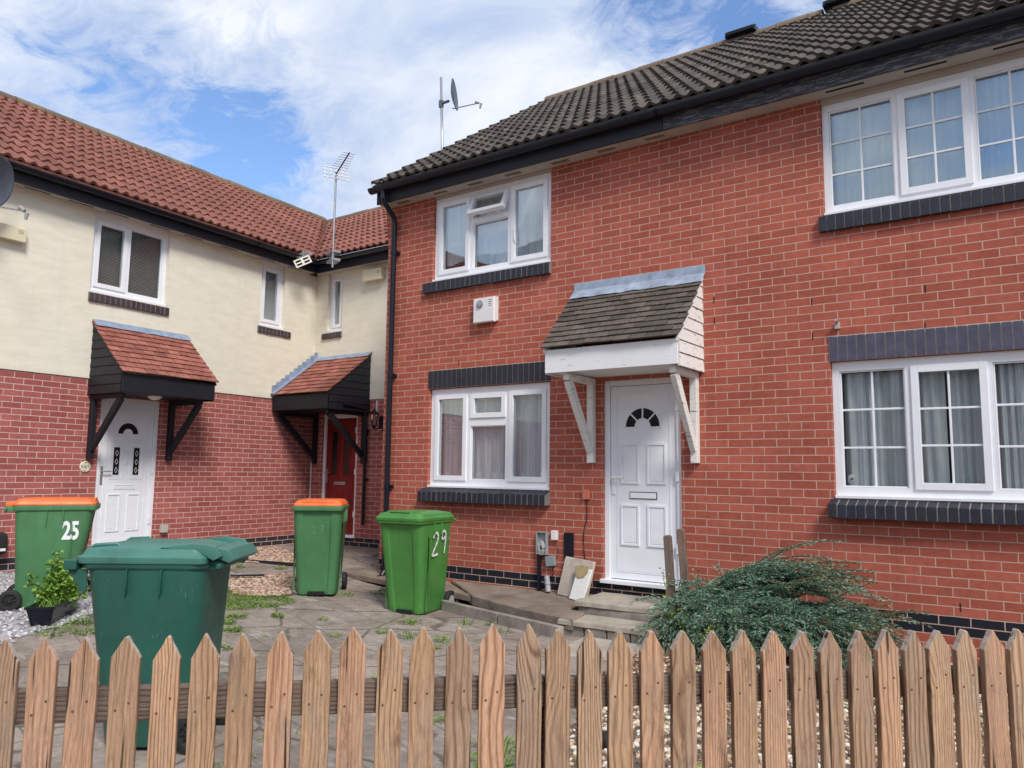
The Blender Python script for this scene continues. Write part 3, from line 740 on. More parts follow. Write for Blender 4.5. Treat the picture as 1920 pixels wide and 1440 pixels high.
def canopy(parent, x0, x1, depth, ztop, ze, zb, tmat, timber, lead, cheekmat, posts, seed=1, label=None, stepped=False, cheeks=(1, 1), braces=True, nrow=10, post_z=1.2):
    rnd = random.Random(seed); t = MB(); L_ = math.hypot(depth+.05, ztop-ze); dy, dz = -(depth+.05)/L_, -(ztop-ze)/L_
    ny, nz = dz, -dy      # normal pointing out and up
    n = math.ceil((x1-x0+.06)/.165); g_ = L_/nrow
    for r in range(nrow):
        for k in range(n+1):
            a = x0-.03+(k-(.5 if r % 2 else 0))*.165; b = a+.161
            a = max(a, x0-.03); b = min(b, x1+.03)
            if b-a < .03: continue
            s0 = (nrow-1-r)*g_; s1 = s0+g_*1.25; s0 = max(0, s0-.0); j = rnd.uniform(-.004, .004); sag = .006*math.sin((a-x0)*2.2)+rnd.uniform(-.0015, .003)
            # lower end at s1 (raised), upper end at s0
            e1 = s0+g_+j
            lo = (e1*dy, ztop+e1*dz); up = (s0*dy, ztop+s0*dz); h0 = .020+sag; h1 = .006+sag
            P = [(lo[0]+ny*h0*-1, lo[1]+nz*h0*1), (up[0]-ny*h1, up[1]+nz*h1)]
            lo_t = (lo[0]+(-abs(ny))*(h0+.012), lo[1]+abs(nz)*(h0+.012)); lo_b = (lo[0]-abs(ny)*(h0-.003), lo[1]+abs(nz)*(h0-.003))
            up_t = (up[0]-abs(ny)*(h1+.012), up[1]+abs(nz)*(h1+.012)); up_b = (up[0]-abs(ny)*(h1-.003), up[1]+abs(nz)*(h1-.003))
            i0 = len(t.f); t.prism([lo_b, up_b, up_t, lo_t], 'x', a+.0015, b-.0015)
            for fi in range(i0, len(t.f)): t.uv[fi] = [(((k*2+r % 2)*.0825)+.04, r+.5)]*len(t.f[fi])
    can = build(t, 'porch_canopy', tmat, parent, label=label)
    # lead flashing
    f = MB(); N_ = 26
    top = [ztop+.125+.008*noise.noise((i*.6, seed, 0)) for i in range(N_+1)]
    for i in range(N_):
        a = x0-.02+(x1-x0+.06)*i/N_; b = x0-.02+(x1-x0+.06)*(i+1)/N_
        dr = [.12+.018*noise.noise((q*.5, seed, 4)) for q in (i, i+1)]; lift = [.040+.010*abs(noise.noise((q*.45, seed, 8))) for q in (i, i+1)]
        f.face([(a,-.012,ztop+.03),(b,-.012,ztop+.03),(b,-.010,top[i+1]),(a,-.010,top[i])])
        f.face([(a,-.010,top[i]),(b,-.010,top[i+1]),(b,.002,top[i+1]),(a,.002,top[i])])
        P0 = (a, dr[0]*dy-abs(ny)*lift[0], ztop+dr[0]*dz+abs(nz)*lift[0]); P1 = (b, dr[1]*dy-abs(ny)*lift[1], ztop+dr[1]*dz+abs(nz)*lift[1])
        f.face([P0, P1, (b,-.012,ztop+.045), (a,-.012,ztop+.045)])
        f.face([(P0[0],P0[1],P0[2]-.004),(P1[0],P1[1],P1[2]-.004),P1,P0])
    if stepped:
        ns = 11
        for i in range(ns):
            s0 = L_*i/ns; s1 = L_*(i+1)/ns
            y0, z0_ = s0*dy, ztop+s0*dz; y1, z1_ = s1*dy, ztop+s1*dz
            f.prism([(y0, z0_+.02), (y0, z0_+.135), (y1, z0_+.115), (y1, z1_+.02)], 'x', x0+.012, x0+.022)
        f.prism([(0, ztop+.035), (0, ztop+.05), (L_*dy-.02, ztop+L_*dz+.05), (L_*dy-.02, ztop+L_*dz+.03)], 'x', x0-.005, x0+.11)
    build(f, 'lead_flashing', lead, can)
    fb = MB(); fb.box(x0, x1, -depth-.022, -depth, zb, ze-.003)
    fb.box(x0+.02, x1-.02, -depth-.001, 0, zb+.012, zb+.022)
    build(fb, 'fascia_board', timber, can, bevel=.004)
    for side, xx in ((0, x0), (1, x1)):
        if not cheeks[side]: continue
        ck = MB()
        z = zb-.01; k = 0
        while z < ztop-.04:
            z2 = min(z+.118, ztop-.005)
            yy = lambda q: -(depth-.01)*max(0, min(1, (ztop-q)/(ztop-ze)))
            la = .012; j = rnd.uniform(-.004, .004)
            o0 = la if side else -la
            poly = [(-.001, z+j), (-.001, z2), (yy(z2), z2), (yy(z), z+j)]
            n_ = len(poly)
            inn = xx-.012 if side else xx+.012
            outb = xx+la if side else xx-la; outt = xx+.002 if side else xx-.002
            A_ = [(outb, poly[0][0], poly[0][1]), (outt, poly[1][0], poly[1][1]), (outt, poly[2][0], poly[2][1]), (outb, poly[3][0], poly[3][1])]
            B_ = [(inn, p[0], p[1]) for p in poly]
            fs = [(0,1,2,3), (7,6,5,4), (0,4,5,1), (1,5,6,2), (2,6,7,3), (3,7,4,0)]
            ck.mesh(A_+B_, fs); z = z2+.003; k += 1
        # barge strip
        ck.prism([(0, ztop-.015), (0, ztop+.008), (-depth-.03, ze+.003), (-depth-.03, ze-.03)], 'x', xx-.016 if side else xx-.016, xx+.016)
        build(ck, 'side_cheek', cheekmat, can)
    if braces:
        for px in posts:
            b = MB(); w = .07
            b.box(px, px+w, -.075, 0, post_z, zb-.005)
            b.box(px+.004, px+w-.004, -depth+.04, -.076, zb-.07, zb-.006)
            p0 = (-.065, post_z+.13); p1 = (-depth+.10, zb-.07); d = Vector((p1[0]-p0[0], p1[1]-p0[1])).normalized(); nn = Vector((d.y, -d.x))*.04
            b.prism([(p0[0]+nn.x, p0[1]+nn.y), (p0[0]-nn.x, p0[1]-nn.y), (p1[0]-nn.x-.02, p1[1]-nn.y+.0), (p1[0]+nn.x, p1[1]+nn.y)], 'x', px+.007, px+w-.007)
            build(b, 'bracket', timber if timber is not M['white_paint'] else M['white_old'], can, bevel=.005)
    return can

def eaves(parent, x0, x1, fasc, vents, z=4.54, ventmat=None, slot=False, cut0=0, cut1=0, mats=None):
    s = MB(); s.prism([(x0, 0), (x1, 0), (x1-cut1*.2, -.2), (x0+cut0*.2, -.2)], 'z', z, z+.012)
    so = build(s, 'soffit', M['soffit'], parent)
    for a in vents:
        v = MB()
        if slot: v.box(a, a+.32, -.13, -.10, z-.003, z-.0005, 1)
        else:
            v.box(a, a+.24, -.145, -.065, z-.006, z-.0005, 0)
            for k in range(11): v.box(a+.015+k*.02, a+.024+k*.02, -.135, -.075, z-.0085, z-.0062, 1)
        build(v, 'soffit_vent', [M['vent_cream'], M['dark']], so)
    f = MB(); f.prism([(x0+cut0*.2, -.2), (x1-cut1*.2, -.2), (x1-cut1*.225, -.225), (x0+cut0*.225, -.225)], 'z', z-.012, z+.20); build(f, 'fascia_board', fasc, parent, bevel=.003)
    gm = MB(); n = 14; r = .062; yc, zc = -.292, z+.175
    a0 = x0+cut0*.29 - (0 if cut0 else .04); a1 = x1-cut1*.29
    prof = [(yc+r*math.cos(t), zc+r*math.sin(t)) for t in [math.pi+math.pi*i/n for i in range(n+1)]]
    prof_in = [(yc+(r-.004)*math.cos(t), zc+(r-.004)*math.sin(t)) for t in [math.pi+math.pi*i/n for i in range(n+1)]][::-1]
    # square-ish outer profile
    gm.prism(prof+prof_in, 'x', a0, a1)
    x = x0+.9
    while x < x1-.2:
        gm.box(x-.012, x+.012, -.358, -.226, z+.165, z+.182); gm.prism([(yc+(r+.004)*math.cos(t), zc+(r+.004)*math.sin(t)) for t in [math.pi+math.pi*i/n for i in range(n+1)]]+[(yc+r*math.cos(t), zc+r*math.sin(t)) for t in [math.pi+math.pi*i/n for i in range(n+1)]][::-1], 'x', x-.05, x+.05); x += 1.35
    if not cut0:
        gm.prism(prof, 'x', a0-.004, a0)
    build(gm, 'gutter', M['black_plastic'], parent)
    return so

def ridge_tiles(mb, x0, x1, y, z, r=.115, m=0):
    x = x0; k = 0
    while x < x1:
        e = min(x+.445, x1); rr = r+.004*math.sin(k*3.7)
        pr = [(y+rr*math.cos(t), z-.06+rr*math.sin(t)) for t in [math.pi*i/10 for i in range(11)]]
        i0 = len(mb.f); mb.prism(pr, 'x', x, e-.006, m)
        for fi in range(i0, len(mb.f)): mb.uv[fi] = [(x+.2, 3.5)]*len(mb.f[fi])
        x += .45; k += 1

def downpipe(parent, x, y, ztop, zbot, r=.034, offset=True, shoe=True, bz=(3.9, 2.3, .9)):
    b = MB(); pts = []
    if offset: pts += [(x, -.29, ztop), (x, -.29, ztop-.14), (x, -.25, ztop-.20), (x, y-.02, ztop-.34), (x, y, ztop-.40)]
    else: pts += [(x, y, ztop)]
    pts += [(x, y, zbot+.12), (x, y, zbot+.1)]
    if shoe: pts += [(x, y-.05, zbot+.04), (x, y-.12, zbot+.02)]
    b.tube(pts, r, 14)
    for z in bz:
        b.tube([(x, y, z-.03), (x, y, z+.03)], r+.006, 14); b.box(x-.055, x+.055, y+.012, -.001, z-.018, z+.018)
    return build(b, 'downpipe', M['black_plastic'], parent, smooth=False)

# ------------------------------------------------------------------ RIGHT HOUSES
GX0 = -2.94; PARTY = 1.72; RX1 = 8.6; RYR, RZR = 3.9, 7.66; SL = (RZR-4.76)/(RYR+.27)
def shell(mb, x0, x1, yb, ztop, zr, left=True, right=True, z0=-.5, m=0, yr=None, front=0.0):
    yr = yr or yb/2
    def gable(x, flip):
        P = [(x,front,z0),(x,yb,z0),(x,yb,ztop),(x,yr,zr),(x,front,ztop)]
        mb.face(P if flip else P[::-1], m)
    if left: gable(x0, False)
    if right: gable(x1, True)
    mb.face([(x1,yb,z0),(x0,yb,z0),(x0,yb,ztop),(x1,yb,ztop)], m)

h29 = thing('terraced_house', 'orange red brick house with white front door and dark tiled porch canopy', 'house', (-.6, 0, 0))
opsA = [(-2.17,-.42,3.44,4.545), (-2.17,-.42,.90,2.099), (.24,1.10,.02,2.06)]
b = MB(); wall_front(b, GX0, PARTY, -.6, 4.62, opsA, depth=.12)
shell(b, GX0, PARTY, 7.8, 4.62, 7.5, True, False, yr=RYR)
for i, (z0, dx) in enumerate(((4.02,.018), (4.17,.036), (4.32,.054), (4.47,.072))):       # corbelled verge
    b.box(GX0-dx, GX0+.0, .003, .21, z0, z0+.148)
build(b, 'wall', M['brick'], h29)
b = MB(); tile_roof(b, lambda y: GX0-.045, lambda y: PARTY, -.29, 4.765, RYR, RZR, 15); tile_roof(b, lambda y: GX0-.045, lambda y: PARTY, 8.1, 4.765, RYR, RZR, 15)
ridge_tiles(b, GX0-.03, PARTY, RYR, RZR+.03, m=1)
b.prism([(-.27,4.70),(RYR,RZR-.08),(RYR,RZR-.02),(-.29,4.765)], 'x', GX0-.04, PARTY, 0)
roof29 = build(b, 'roof', [M['tile_dark'], M['ridge']], h29)
def ridge_vent(parent, x):
    v = MB(); v.prism([(RYR-.17,RZR+.035),(RYR+.17,RZR+.035),(RYR+.14,RZR+.125),(RYR-.14,RZR+.125)], 'x', x, x+.46); v.box(x+.03, x+.43, RYR-.185, RYR-.15, RZR+.05, RZR+.10, 1)
    build(v, 'ridge_vent', [M['black_plastic'], M['dark']], parent)
ridge_vent(roof29, .32)
eaves(h29, GX0-.02, 1.04, M['black_paint'], [-2.72, -2.1, -1.55, -1.0, -.36, .22, .78])
sl = MB(); brick_sill(sl, -2.28, -.405, 3.30, 3.425, 3.452, -.055); build(sl, 'brick_sill', [M['blue_brick'], M['mortar_dark']], h29, bevel=.002, seg=1)
sl = MB(); brick_sill(sl, -2.235, -.405, .735, .855, .908, -.115); build(sl, 'brick_sill', [M['blue_brick'], M['mortar_dark']], h29, bevel=.003, seg=1)
ln = MB(); soldier(ln, -2.19, -.40, 2.10, 2.322, -.001); build(ln, 'brick_lintel', [M['blue_brick'], M['mortar']], h29)
dp = downpipe(h29, -2.78, -.065, 4.70, -.24)

def cur_up(f):
    c = MB(); hem = lambda x: 3.72+.025*math.sin(x*7)+.05*(x+1.3)
    curtain(c, -2.05, -.5, .145, 3.86, 4.5, 7, .012, lace=.10, hem=hem, seed=2)
    build(c, 'net_curtain', [M['curtain'], M['lace']], f)
    k = MB(); k.tube([(-1.47,.30,3.50),(-1.47,.30,4.4)], .02, 6); curtain(k, -1.42, -1.1, .32, 3.5, 4.5, 4, .03, seed=6); curtain(k, -.92, -.5, .32, 3.5, 4.5, 5, .03, seed=8)
    build(k, 'side_curtain', M['curtain_grey'], f)
    h = MB(); h.tube([(-.945,.03,3.98),(-.945,.02,3.92),(-.935,.02,3.80),(-.925,.03,3.76)], .008, 6); build(h, 'window_handle', M['pvc'], f)
hbd = MB(); hbd.box(-2.168, -.422, .018, .09, 4.515, 4.543); build(hbd, 'head_board', M['soffit'], h29)
window(h29, -2.17, -.42, 3.44, 4.515, [(-2.09,-1.63,3.54,4.44,'sash',None), (-1.565,-1.045,3.54,4.10,'fixed',None), (-1.565,-1.045,4.17,4.44,'open',None), (-.985,-.50,3.54,4.44,'sash',None)], cur=cur_up, label='upstairs casement window with its small top light propped open')
def cur_lo(f):
    c = MB(); curtain(c, -2.06, -.5, .145, .97, 2.03, 11, .016, lace=.12, seed=4); build(c, 'net_curtain', [M['curtain'], M['lace']], f)
window(h29, -2.17, -.42, .90, 2.095, [(-2.09,-1.62,1.0,2.01,'sash',None), (-1.555,-1.045,1.0,1.63,'fixed',None), (-1.545,-1.055,1.735,2.0,'sash',None), (-.985,-.50,1.0,2.01,'sash',None)], cur=cur_lo, label='ground floor casement window hung with net curtain')
door(h29, .24, 1.10, .02, 2.06, 'fan', M['door_white'])
canopy(h29, -.09, 1.34, .60, 3.02, 2.33, 2.09, M['tile_canopy_dark'], M['white_paint'], M['lead_blue'], M['white_old'], (.085, 1.225), seed=3, label='weathered dark tiled porch canopy on flaking white brackets', nrow=11)

hR = thing('terraced_house', 'orange red brick house behind the juniper, with barred white windows', 'house', (5.2, 0, 0))
opsB = [(2.5,4.28,3.43,4.545), (2.51,4.29,.90,2.099), (5.2,6.1,.02,2.06), (6.6,8.0,.9,2.075), (6.0,7.8,3.43,4.52)]
b = MB(); wall_front(b, PARTY, RX1, -.6, 4.62, opsB, depth=.12); shell(b, PARTY, RX1, 7.8, 4.62, 7.5, False, True, yr=RYR)
build(b, 'wall', M['brick'], hR)
b = MB(); tile_roof(b, lambda y: PARTY, lambda y: RX1+.13, -.29, 4.765, RYR, RZR, 15); tile_roof(b, lambda y: PARTY, lambda y: RX1+.13, 8.1, 4.765, RYR, RZR, 15)
ridge_tiles(b, PARTY+.14, RX1, RYR, RZR+.03, m=1); b.prism([(-.27,4.70),(RYR,RZR-.08),(RYR,RZR-.02),(-.29,4.765)], 'x', PARTY, RX1+.1, 0)
roofR = build(b, 'roof', [M['tile_dark'], M['ridge']], hR)
v = MB(); v.prism([(RYR-.17,RZR+.035),(RYR+.17,RZR+.035),(RYR+.14,RZR+.125),(RYR-.14,RZR+.125)], 'x', 1.74, 2.1); v.box(1.77, 2.07, RYR-.185, RYR-.15, RZR+.05, RZR+.10, 1); build(v, 'ridge_vent', [M['black_plastic'], M['dark']], roofR)
eaves(hR, 1.045, RX1+.1, M['fascia_old'], [2.58, 3.22, 3.87, 4.6], slot=True)
sl = MB(); brick_sill(sl, 2.46, 4.33, 3.275, 3.412, 3.44, -.05); build(sl, 'brick_sill', [M['blue_brick'], M['mortar_dark']], hR, bevel=.002, seg=1)
sl = MB(); brick_sill(sl, 2.475, 4.36, .735, .855, .908, -.115); build(sl, 'brick_sill', [M['blue_brick'], M['mortar_dark']], hR, bevel=.004, seg=1)
ln = MB(); soldier(ln, 2.505, 4.34, 2.10, 2.322, -.001, pitch=.0765); build(ln, 'brick_lintel', [M['slate_brick'], M['mortar']], hR)
def cu1(f):
    c = MB(); curtain(c, 2.58, 4.2, .15, 3.48, 4.46, 8, .02, seed=11); build(c, 'net_curtain', M['curtain_thick'], f)
hbd = MB(); hbd.box(2.502, 4.278, .014, .09, 4.49, 4.543); build(hbd, 'head_board', M['soffit'], hR)
window(hR, 2.5, 4.28, 3.43, 4.49, [(2.56,3.085,3.52,4.42,'fixed',(2,3)), (3.145,3.665,3.52,4.42,'sash',(2,3)), (3.715,4.215,3.52,4.42,'fixed',(2,3))], cur=cu1, glass=M['boosted_glass'])
def cu2(f):
    c = MB(); curtain(c, 2.58, 3.375, .17, .97, 2.0, 4, .03, seed=12); curtain(c, 3.395, 3.98, .17, .97, 2.0, 4, .03, seed=14); curtain(c, 4.0, 4.25, .17, .97, 2.0, 2, .03, seed=15)
    build(c, 'side_curtain', M['curtain_grey'], f)
    c = MB(); curtain(c, 2.70, 2.86, .15, .97, 2.0, 2, .02, seed=16); build(c, 'net_curtain', M['curtain'], f)
    c = MB(); curtain(c, 3.76, 3.95, .15, .97, 2.0, 3, .02, seed=17); build(c, 'net_curtain', M['curtain'], f)
window(hR, 2.51, 4.29, .90, 2.098, [(2.575,3.09,1.0,2.01,'fixed',(2,3)), (3.15,3.68,1.0,2.01,'sash',(2,3)), (3.73,4.225,1.0,2.01,'fixed',(2,3))], cur=cu2)
for (a, c_, d, e) in ((6.6,8.0,.9,2.07), (6.0,7.8,3.43,4.49)):
    m_ = (a+c_)/2; window(hR, a, c_, d, e, [(a+.07,m_-.03,d+.1,e-.07,'fixed',(2,3)), (m_+.03,c_-.07,d+.1,e-.07,'sash',(2,3))])
door(hR, 5.2, 6.1, .02, 2.06, 'fan', M['door_white'])
# open weep joints
for x, z in ((2.37,2.625),(2.37,2.31),(3.285,2.625),(3.27,2.31),(3.42,.04),(-1.72,2.36),(1.46,2.75),(1.46,2.54)):
    wp = MB(); wp.box(x-.005, x+.005, -.0015, .002, z, z+.066); build(wp, 'weep_vent', M['dark'], hR if x > PARTY else h29)

# ------------------------------------------------------------------ LEFT TERRACE (frame LF)
LZ = 2.27; P25 = .35; SLL = (6.90-4.765)/(2.9+.29)
h25 = thing('terraced_house', 'cream rendered house over plum brick with the white door and red tiled porch', 'house', (-1.4, 0, 0), LF)
op25 = [(-2.14,-1.0,3.43,4.545), (-1.86,-.98,.01,2.05)]
b = MB(); wall_front(b, -3.75, P25, -.6, 4.62, op25, depth=.12, mz=(LZ, 1, .018)); shell(b, -3.75, P25, 5.8, 4.62, 6.8, False, False, yr=2.9)
build(b, 'wall', [M['brick2'], M['render']], h25)
b = MB(); tile_roof(b, lambda y: -3.75, lambda y: P25, -.29, 4.765, 2.9, 6.90, 11); tile_roof(b, lambda y: -3.75, lambda y: P25, 6.1, 4.765, 2.9, 6.90, 11)
ridge_tiles(b, -3.75, P25, 2.9, 6.93, m=1); b.prism([(-.27,4.70),(2.9,6.82),(2.9,6.88),(-.29,4.765)], 'x', -3.75, P25, 0); build(b, 'roof', [M['tile_red'], M['ridge']], h25)
eaves(h25, -3.75, P25, M['black_paint'], [-3.1, -2.55, -2.05, -1.4, -.85, -.2], slot=True)
sl = MB(); brick_sill(sl, -2.16, -.965, 3.30, 3.41, 3.44, -.05); build(sl, 'brick_sill', [M['plum_brick'], M['mortar_dark']], h25, bevel=.003, seg=1)
def blind(x0, x1, z0, z1, mat, y=.135, n=44, name='venetian_blind'):
    def fn(f):
        c = MB(); h = (z1-z0)/n
        for k in range(n):
            z = z0+k*h; c.face([(x0,y-.010,z+.003),(x1,y-.010,z+.003),(x1,y+.008,z+h),(x0,y+.008,z+h)])
        c.box(x0, x1, y-.015, y+.02, z1, z1+.03); build(c, name, mat, f)
    return fn
window(h25, -2.14, -1.0, 3.43, 4.545, [(-2.06,-1.63,3.53,4.43,'sash',None), (-1.57,-1.075,3.53,4.44,'fixed',None)], cur=blind(-2.07, -1.07, 3.52, 4.44, M['blind']))
door(h25, -1.86, -.98, .01, 2.05, 'diamond', M['door_white'])
can25 = canopy(h25, -2.05, -.66, .74, 3.03, 2.30, 2.06, M['tile_canopy_red'], M['black_paint'], M['lead'], M['black_paint'], (-2.02, -.86), seed=5, label='red tiled porch canopy on black timber brackets over the white door')
lt = MB(); lt.lathe([(.001,-.055),(.05,-.045),(.085,-.02),(.095,0)], (-1.36,-.42,2.07)); build(lt, 'porch_light', simple('frosted_lamp_glass', (.75,.74,.68), .3, .03), can25, smooth=True)

h27 = thing('terraced_house', 'cream rendered corner house over plum brick with the dark red front door', 'house', (1.2, 0, 0), LF)
CX = 1.955
b = MB(); wall_front(b, P25, CX+.05, -.6, 4.62, [(.70,1.215,3.45,4.545)], depth=.12, mz=(LZ, 1, .018)); shell(b, P25, CX+3.2, 5.8, 4.62, 6.8, False, False, yr=2.9)
build(b, 'wall', [M['brick2'], M['render']], h27)
val = lambda y: CX+.0+y*1.03
b = MB(); tile_roof(b, lambda y: P25, lambda y: max(val(y), P25+.01), -.29, 4.765, 2.9, 6.90, 11)
b.prism([(-.27,4.70),(2.9,6.82),(2.9,6.86),(-.29,4.745)], 'x', P25, CX-.3, 0)
b.mesh([(P25,-.29,4.745),(val(-.29),-.29,4.745),(val(2.9),2.9,6.85),(P25,2.9,6.85)], [(0,1,2,3)], 0)
ridge_tiles(b, P25, val(2.9)-.05, 2.9, 6.93, m=1)
# valley lead
L0 = Vector((val(-.26), -.26, 4.775)); L1 = Vector((val(2.9), 2.9, 6.89)); sd = Vector((.06, -.0, 0))
b.face([L0-sd, L0+sd, L1+sd, L1-sd], 2)
roof27 = build(b, 'roof', [M['tile_red'], M['ridge'], simple('dark_valley_lead', (.07,.075,.08), .6, .4, 12)], h27)
eaves(h27, P25, CX, M['black_paint'], [.55, 1.15], slot=True, cut1=1)
sl = MB(); brick_sill(sl, .655, 1.36, 3.33, 3.43, 3.455, -.05); build(sl, 'brick_sill', [M['plum_brick'], M['mortar_dark']], h27, bevel=.003, seg=1)
window(h27, .70, 1.215, 3.45, 4.545, [(.775,1.14,3.54,4.45,'sash',None)], cur=blind(.77, 1.15, 3.5, 4.46, simple('pale_grey_roller_blind', (.66,.67,.68), .8, .04), n=1, name='roller_blind'))
# the wing facing us is modelled in BF coordinates and converted so that it can be a child of the corner house
_build = build
class WingCtx:
    """temporarily routes build() through wing_build"""
    def __enter__(s):
        global build
        build = lambda mb, name, mats, parent=None, **k: wing_build(mb, name, mats, parent, **{q: w for q, w in k.items() if q in ('bevel','seg','smooth','label')})
    def __exit__(s, *a):
        global build
        build = _build
def wing_build(mb, name, mats, parent=h27, bevel=0, seg=2, smooth=False, label=None):
    inv = LF.M.inverted() @ BF.M
    for pi, f in enumerate(mb.f):
        if pi in mb.uv: continue
        P = [Vector(mb.v[k]) for k in f]; n = Vector((0,0,0))
        for k in range(1, len(P)-1): n += (P[k]-P[0]).cross(P[k+1]-P[0])
        a, b2, c = abs(n.x), abs(n.y), abs(n.z)
        mb.uv[pi] = [((p.x, p.y) if (c > a and c > b2) else ((p.x, p.z) if b2 >= a else (p.y, p.z))) for p in P]
    mb.v = [tuple(inv @ Vector(v)) for v in mb.v]
    return _build(mb, name, mats, parent, bevel=bevel, seg=seg, smooth=smooth, label=label)
WX0 = -6.615; WX1 = GX0-.002
with WingCtx():
    b = MB(); wall_front(b, WX0, WX1, -.6, 4.62, [(-6.30,-5.925,3.50,4.545), (-6.32,-5.46,.02,2.05)], depth=.12, mz=(LZ, 1, .018))
    build(b, 'wall', [M['brick2'], M['render']], h27)
    b = MB(); wv = lambda y: WX0-y*1.065
    tile_roof(b, wv, lambda y: GX0-.005, -.29, 4.765, 2.9, 6.90, 11)
    b.mesh([(wv(-.29),-.29,4.745),(WX1,-.29,4.745),(WX1,2.9,6.85),(wv(2.9),2.9,6.85)], [(0,1,2,3)], 0)
    ridge_tiles(b, wv(2.9)-.02, GX0-.01, 2.9, 6.93, m=1)
    build(b, 'roof', [M['tile_red'], M['ridge']], h27)
    eaves(h27, WX0, GX0-.005, M['black_paint'], [], cut0=-0.0)
    sl = MB(); brick_sill(sl, -6.40, -5.90, 3.38, 3.475, 3.50, -.05); build(sl, 'brick_sill', [M['plum_brick'], M['mortar_dark']], h27, bevel=.003, seg=1)
    window(h27, -6.30, -5.925, 3.50, 4.545, [(-6.225,-6.0,3.59,4.45,'sash',None)], cur=blind(-6.23, -6.0, 3.66, 4.46, M['blind'], n=1, name='roller_blind'))
    door(h27, -6.32, -5.46, .02, 2.05, 'slots', M['door_red'])
    canopy(h27, -6.53, -5.19, .90, 3.03, 2.30, 2.06, M['tile_canopy_red'], M['black_paint'], M['lead'], M['black_paint'], (-6.50, -5.30), seed=9, stepped=True, cheeks=(0, 1), label='red tiled porch canopy in the corner with stepped lead flashing')
    b = MB(); b.tube([(-5.165,-.60,2.14),(-5.18,-.25,2.12),(-5.205,-.09,2.08),(-5.205,-.06,1.9),(-5.205,-.06,.22)], .028, 12)
    for z in (1.75, .95): b.tube([(-5.205,-.06,z-.02),(-5.205,-.06,z+.02)], .034, 12); b.box(-5.25, -5.16, -.05, -.001, z-.012, z+.012)
    build(b, 'downpipe', M['black_plastic'], h27)
    b = MB(); b.box(-5.03, -5.01, -.016, -.001, 1.98, 2.24); build(b, 'cable_conduit', M['pvc'], h27)
    b = MB(); b.box(-6.58, -6.565, -.016, -.001, .55, 1.25); build(b, 'cable_conduit', M['pvc'], h27)

# neighbour beyond the left edge (seen in window reflections)
h23 = thing('terraced_house', 'cream rendered end house of the left terrace, beyond the left edge', 'house', (-6.5, 0, 0), LF)
b = MB(); wall_front(b, -10.5, -3.755, -.6, 4.62, [(-9.5,-8.0,3.43,4.5), (-6.5,-5.3,3.43,4.5)], depth=.12, mz=(LZ, 1, .018)); shell(b, -10.5, -3.755, 5.8, 4.62, 6.8, True, False, yr=2.9); build(b, 'wall', [M['brick2'], M['render']], h23)
b = MB(); tile_roof(b, lambda y: -10.6, lambda y: -3.755, -.29, 4.765, 2.9, 6.90, 11); b.mesh([(-10.6,-.29,4.745),(-3.755,-.29,4.745),(-3.755,2.9,6.85),(-10.6,2.9,6.85)], [(0,1,2,3)]); b.mesh([(-10.6,6.1,4.745),(-3.755,6.1,4.745),(-3.755,2.9,6.9),(-10.6,2.9,6.9)], [(0,1,2,3)])
build(b, 'roof', M['tile_red'], h23); eaves(h23, -10.5, -3.755, M['black_paint'], [])
for a, c_ in ((-9.5,-8.0), (-6.5,-5.3)): window(h23, a, c_, 3.43, 4.5, [(a+.07,(a+c_)/2-.03,3.53,4.43,'sash',None), ((a+c_)/2+.03,c_-.07,3.53,4.43,'fixed',None)])

# houses across the way, only in reflections
ho = thing('terraced_house', 'brick terrace across the way, seen only mirrored in the window panes', 'house', (0, -38, 0), W)
b = MB(); b.box(-32, 30, -46, -38, -.6, 4.6)
b.prism([(-46.3,4.6),(-37.7,4.6),(-42,7.6)], 'x', -32.2, 30.2, 1)
x = -30
while x < 29:
    for z in (.9, 3.4): b.box(x, x+1.7, -38.02, -37.96, z, z+1.15, 2)
    x += 3.6
build(b, 'wall', [M['brick2'], M['tile_dark'], M['dark_glass']], ho)

# ------------------------------------------------------------------ things fixed to the walls
def alarm(label, x, z, w, h, frame, mat, sounder=False, taper=.03, d=.09, group=None):
    t = thing('alarm_box', label, 'alarm box', (x, 0, z), frame, group=group)
    b = MB(); y0 = -.002 if frame is W else -.02
    b.loft([[(x-w/2,y0,z-h/2+.03),(x+w/2,y0,z-h/2+.03),(x+w/2,y0,z+h/2),(x-w/2,y0,z+h/2)], [(x-w/2,y0-d*.75,z-h/2),(x+w/2,y0-d*.75,z-h/2),(x+w/2,y0-d*.75,z+h/2-.01),(x-w/2,y0-d*.75,z+h/2-.01)], [(x-w/2+.01,y0-d,z-h/2+.012),(x+w/2-.01,y0-d,z-h/2+.012),(x+w/2-.01,y0-d,z+h/2-.02),(x-w/2+.01,y0-d,z+h/2-.02)]])
    if sounder:
        for k in range(4): b.box(x+w*.22, x+w*.40, y0-d-.001, y0-d+.004, z+h*.12+k*.022, z+h*.12+k*.022+.008, 1)
    else:
        for k in range(3): b.box(x+w*.28, x+w*.42, y0-d-.001, y0-d+.004, z+h*.02+k*.02, z+h*.02+k*.02+.007, 1)
    build(b, 'casing', [mat, M['dark']], t, bevel=.006)
    if sounder:
        c = MB(); c.lathe([(.045,.003),(.045,-.012),(.038,-.012),(.0365,-.004)], (x-w*.16,y0-d,z+h*.22), 'y', 20); c.lathe([(.034,.003),(.034,-.020),(.001,-.024)], (x-w*.16,y0-d,z+h*.22), 'y', 20)
        build(c, 'sounder', [M['grey_plastic']], t)
    return t
alarm('white alarm box with round sounder on the orange brick wall above the porch window', -1.29, 2.98, .31, .31, W, M['alarm_white'], True)
alarm('cream alarm box under the eaves in the corner, beside the tall aerial pole', -5.12, 4.36, .44, .22, BF, M['alarm_cream'], d=.11)
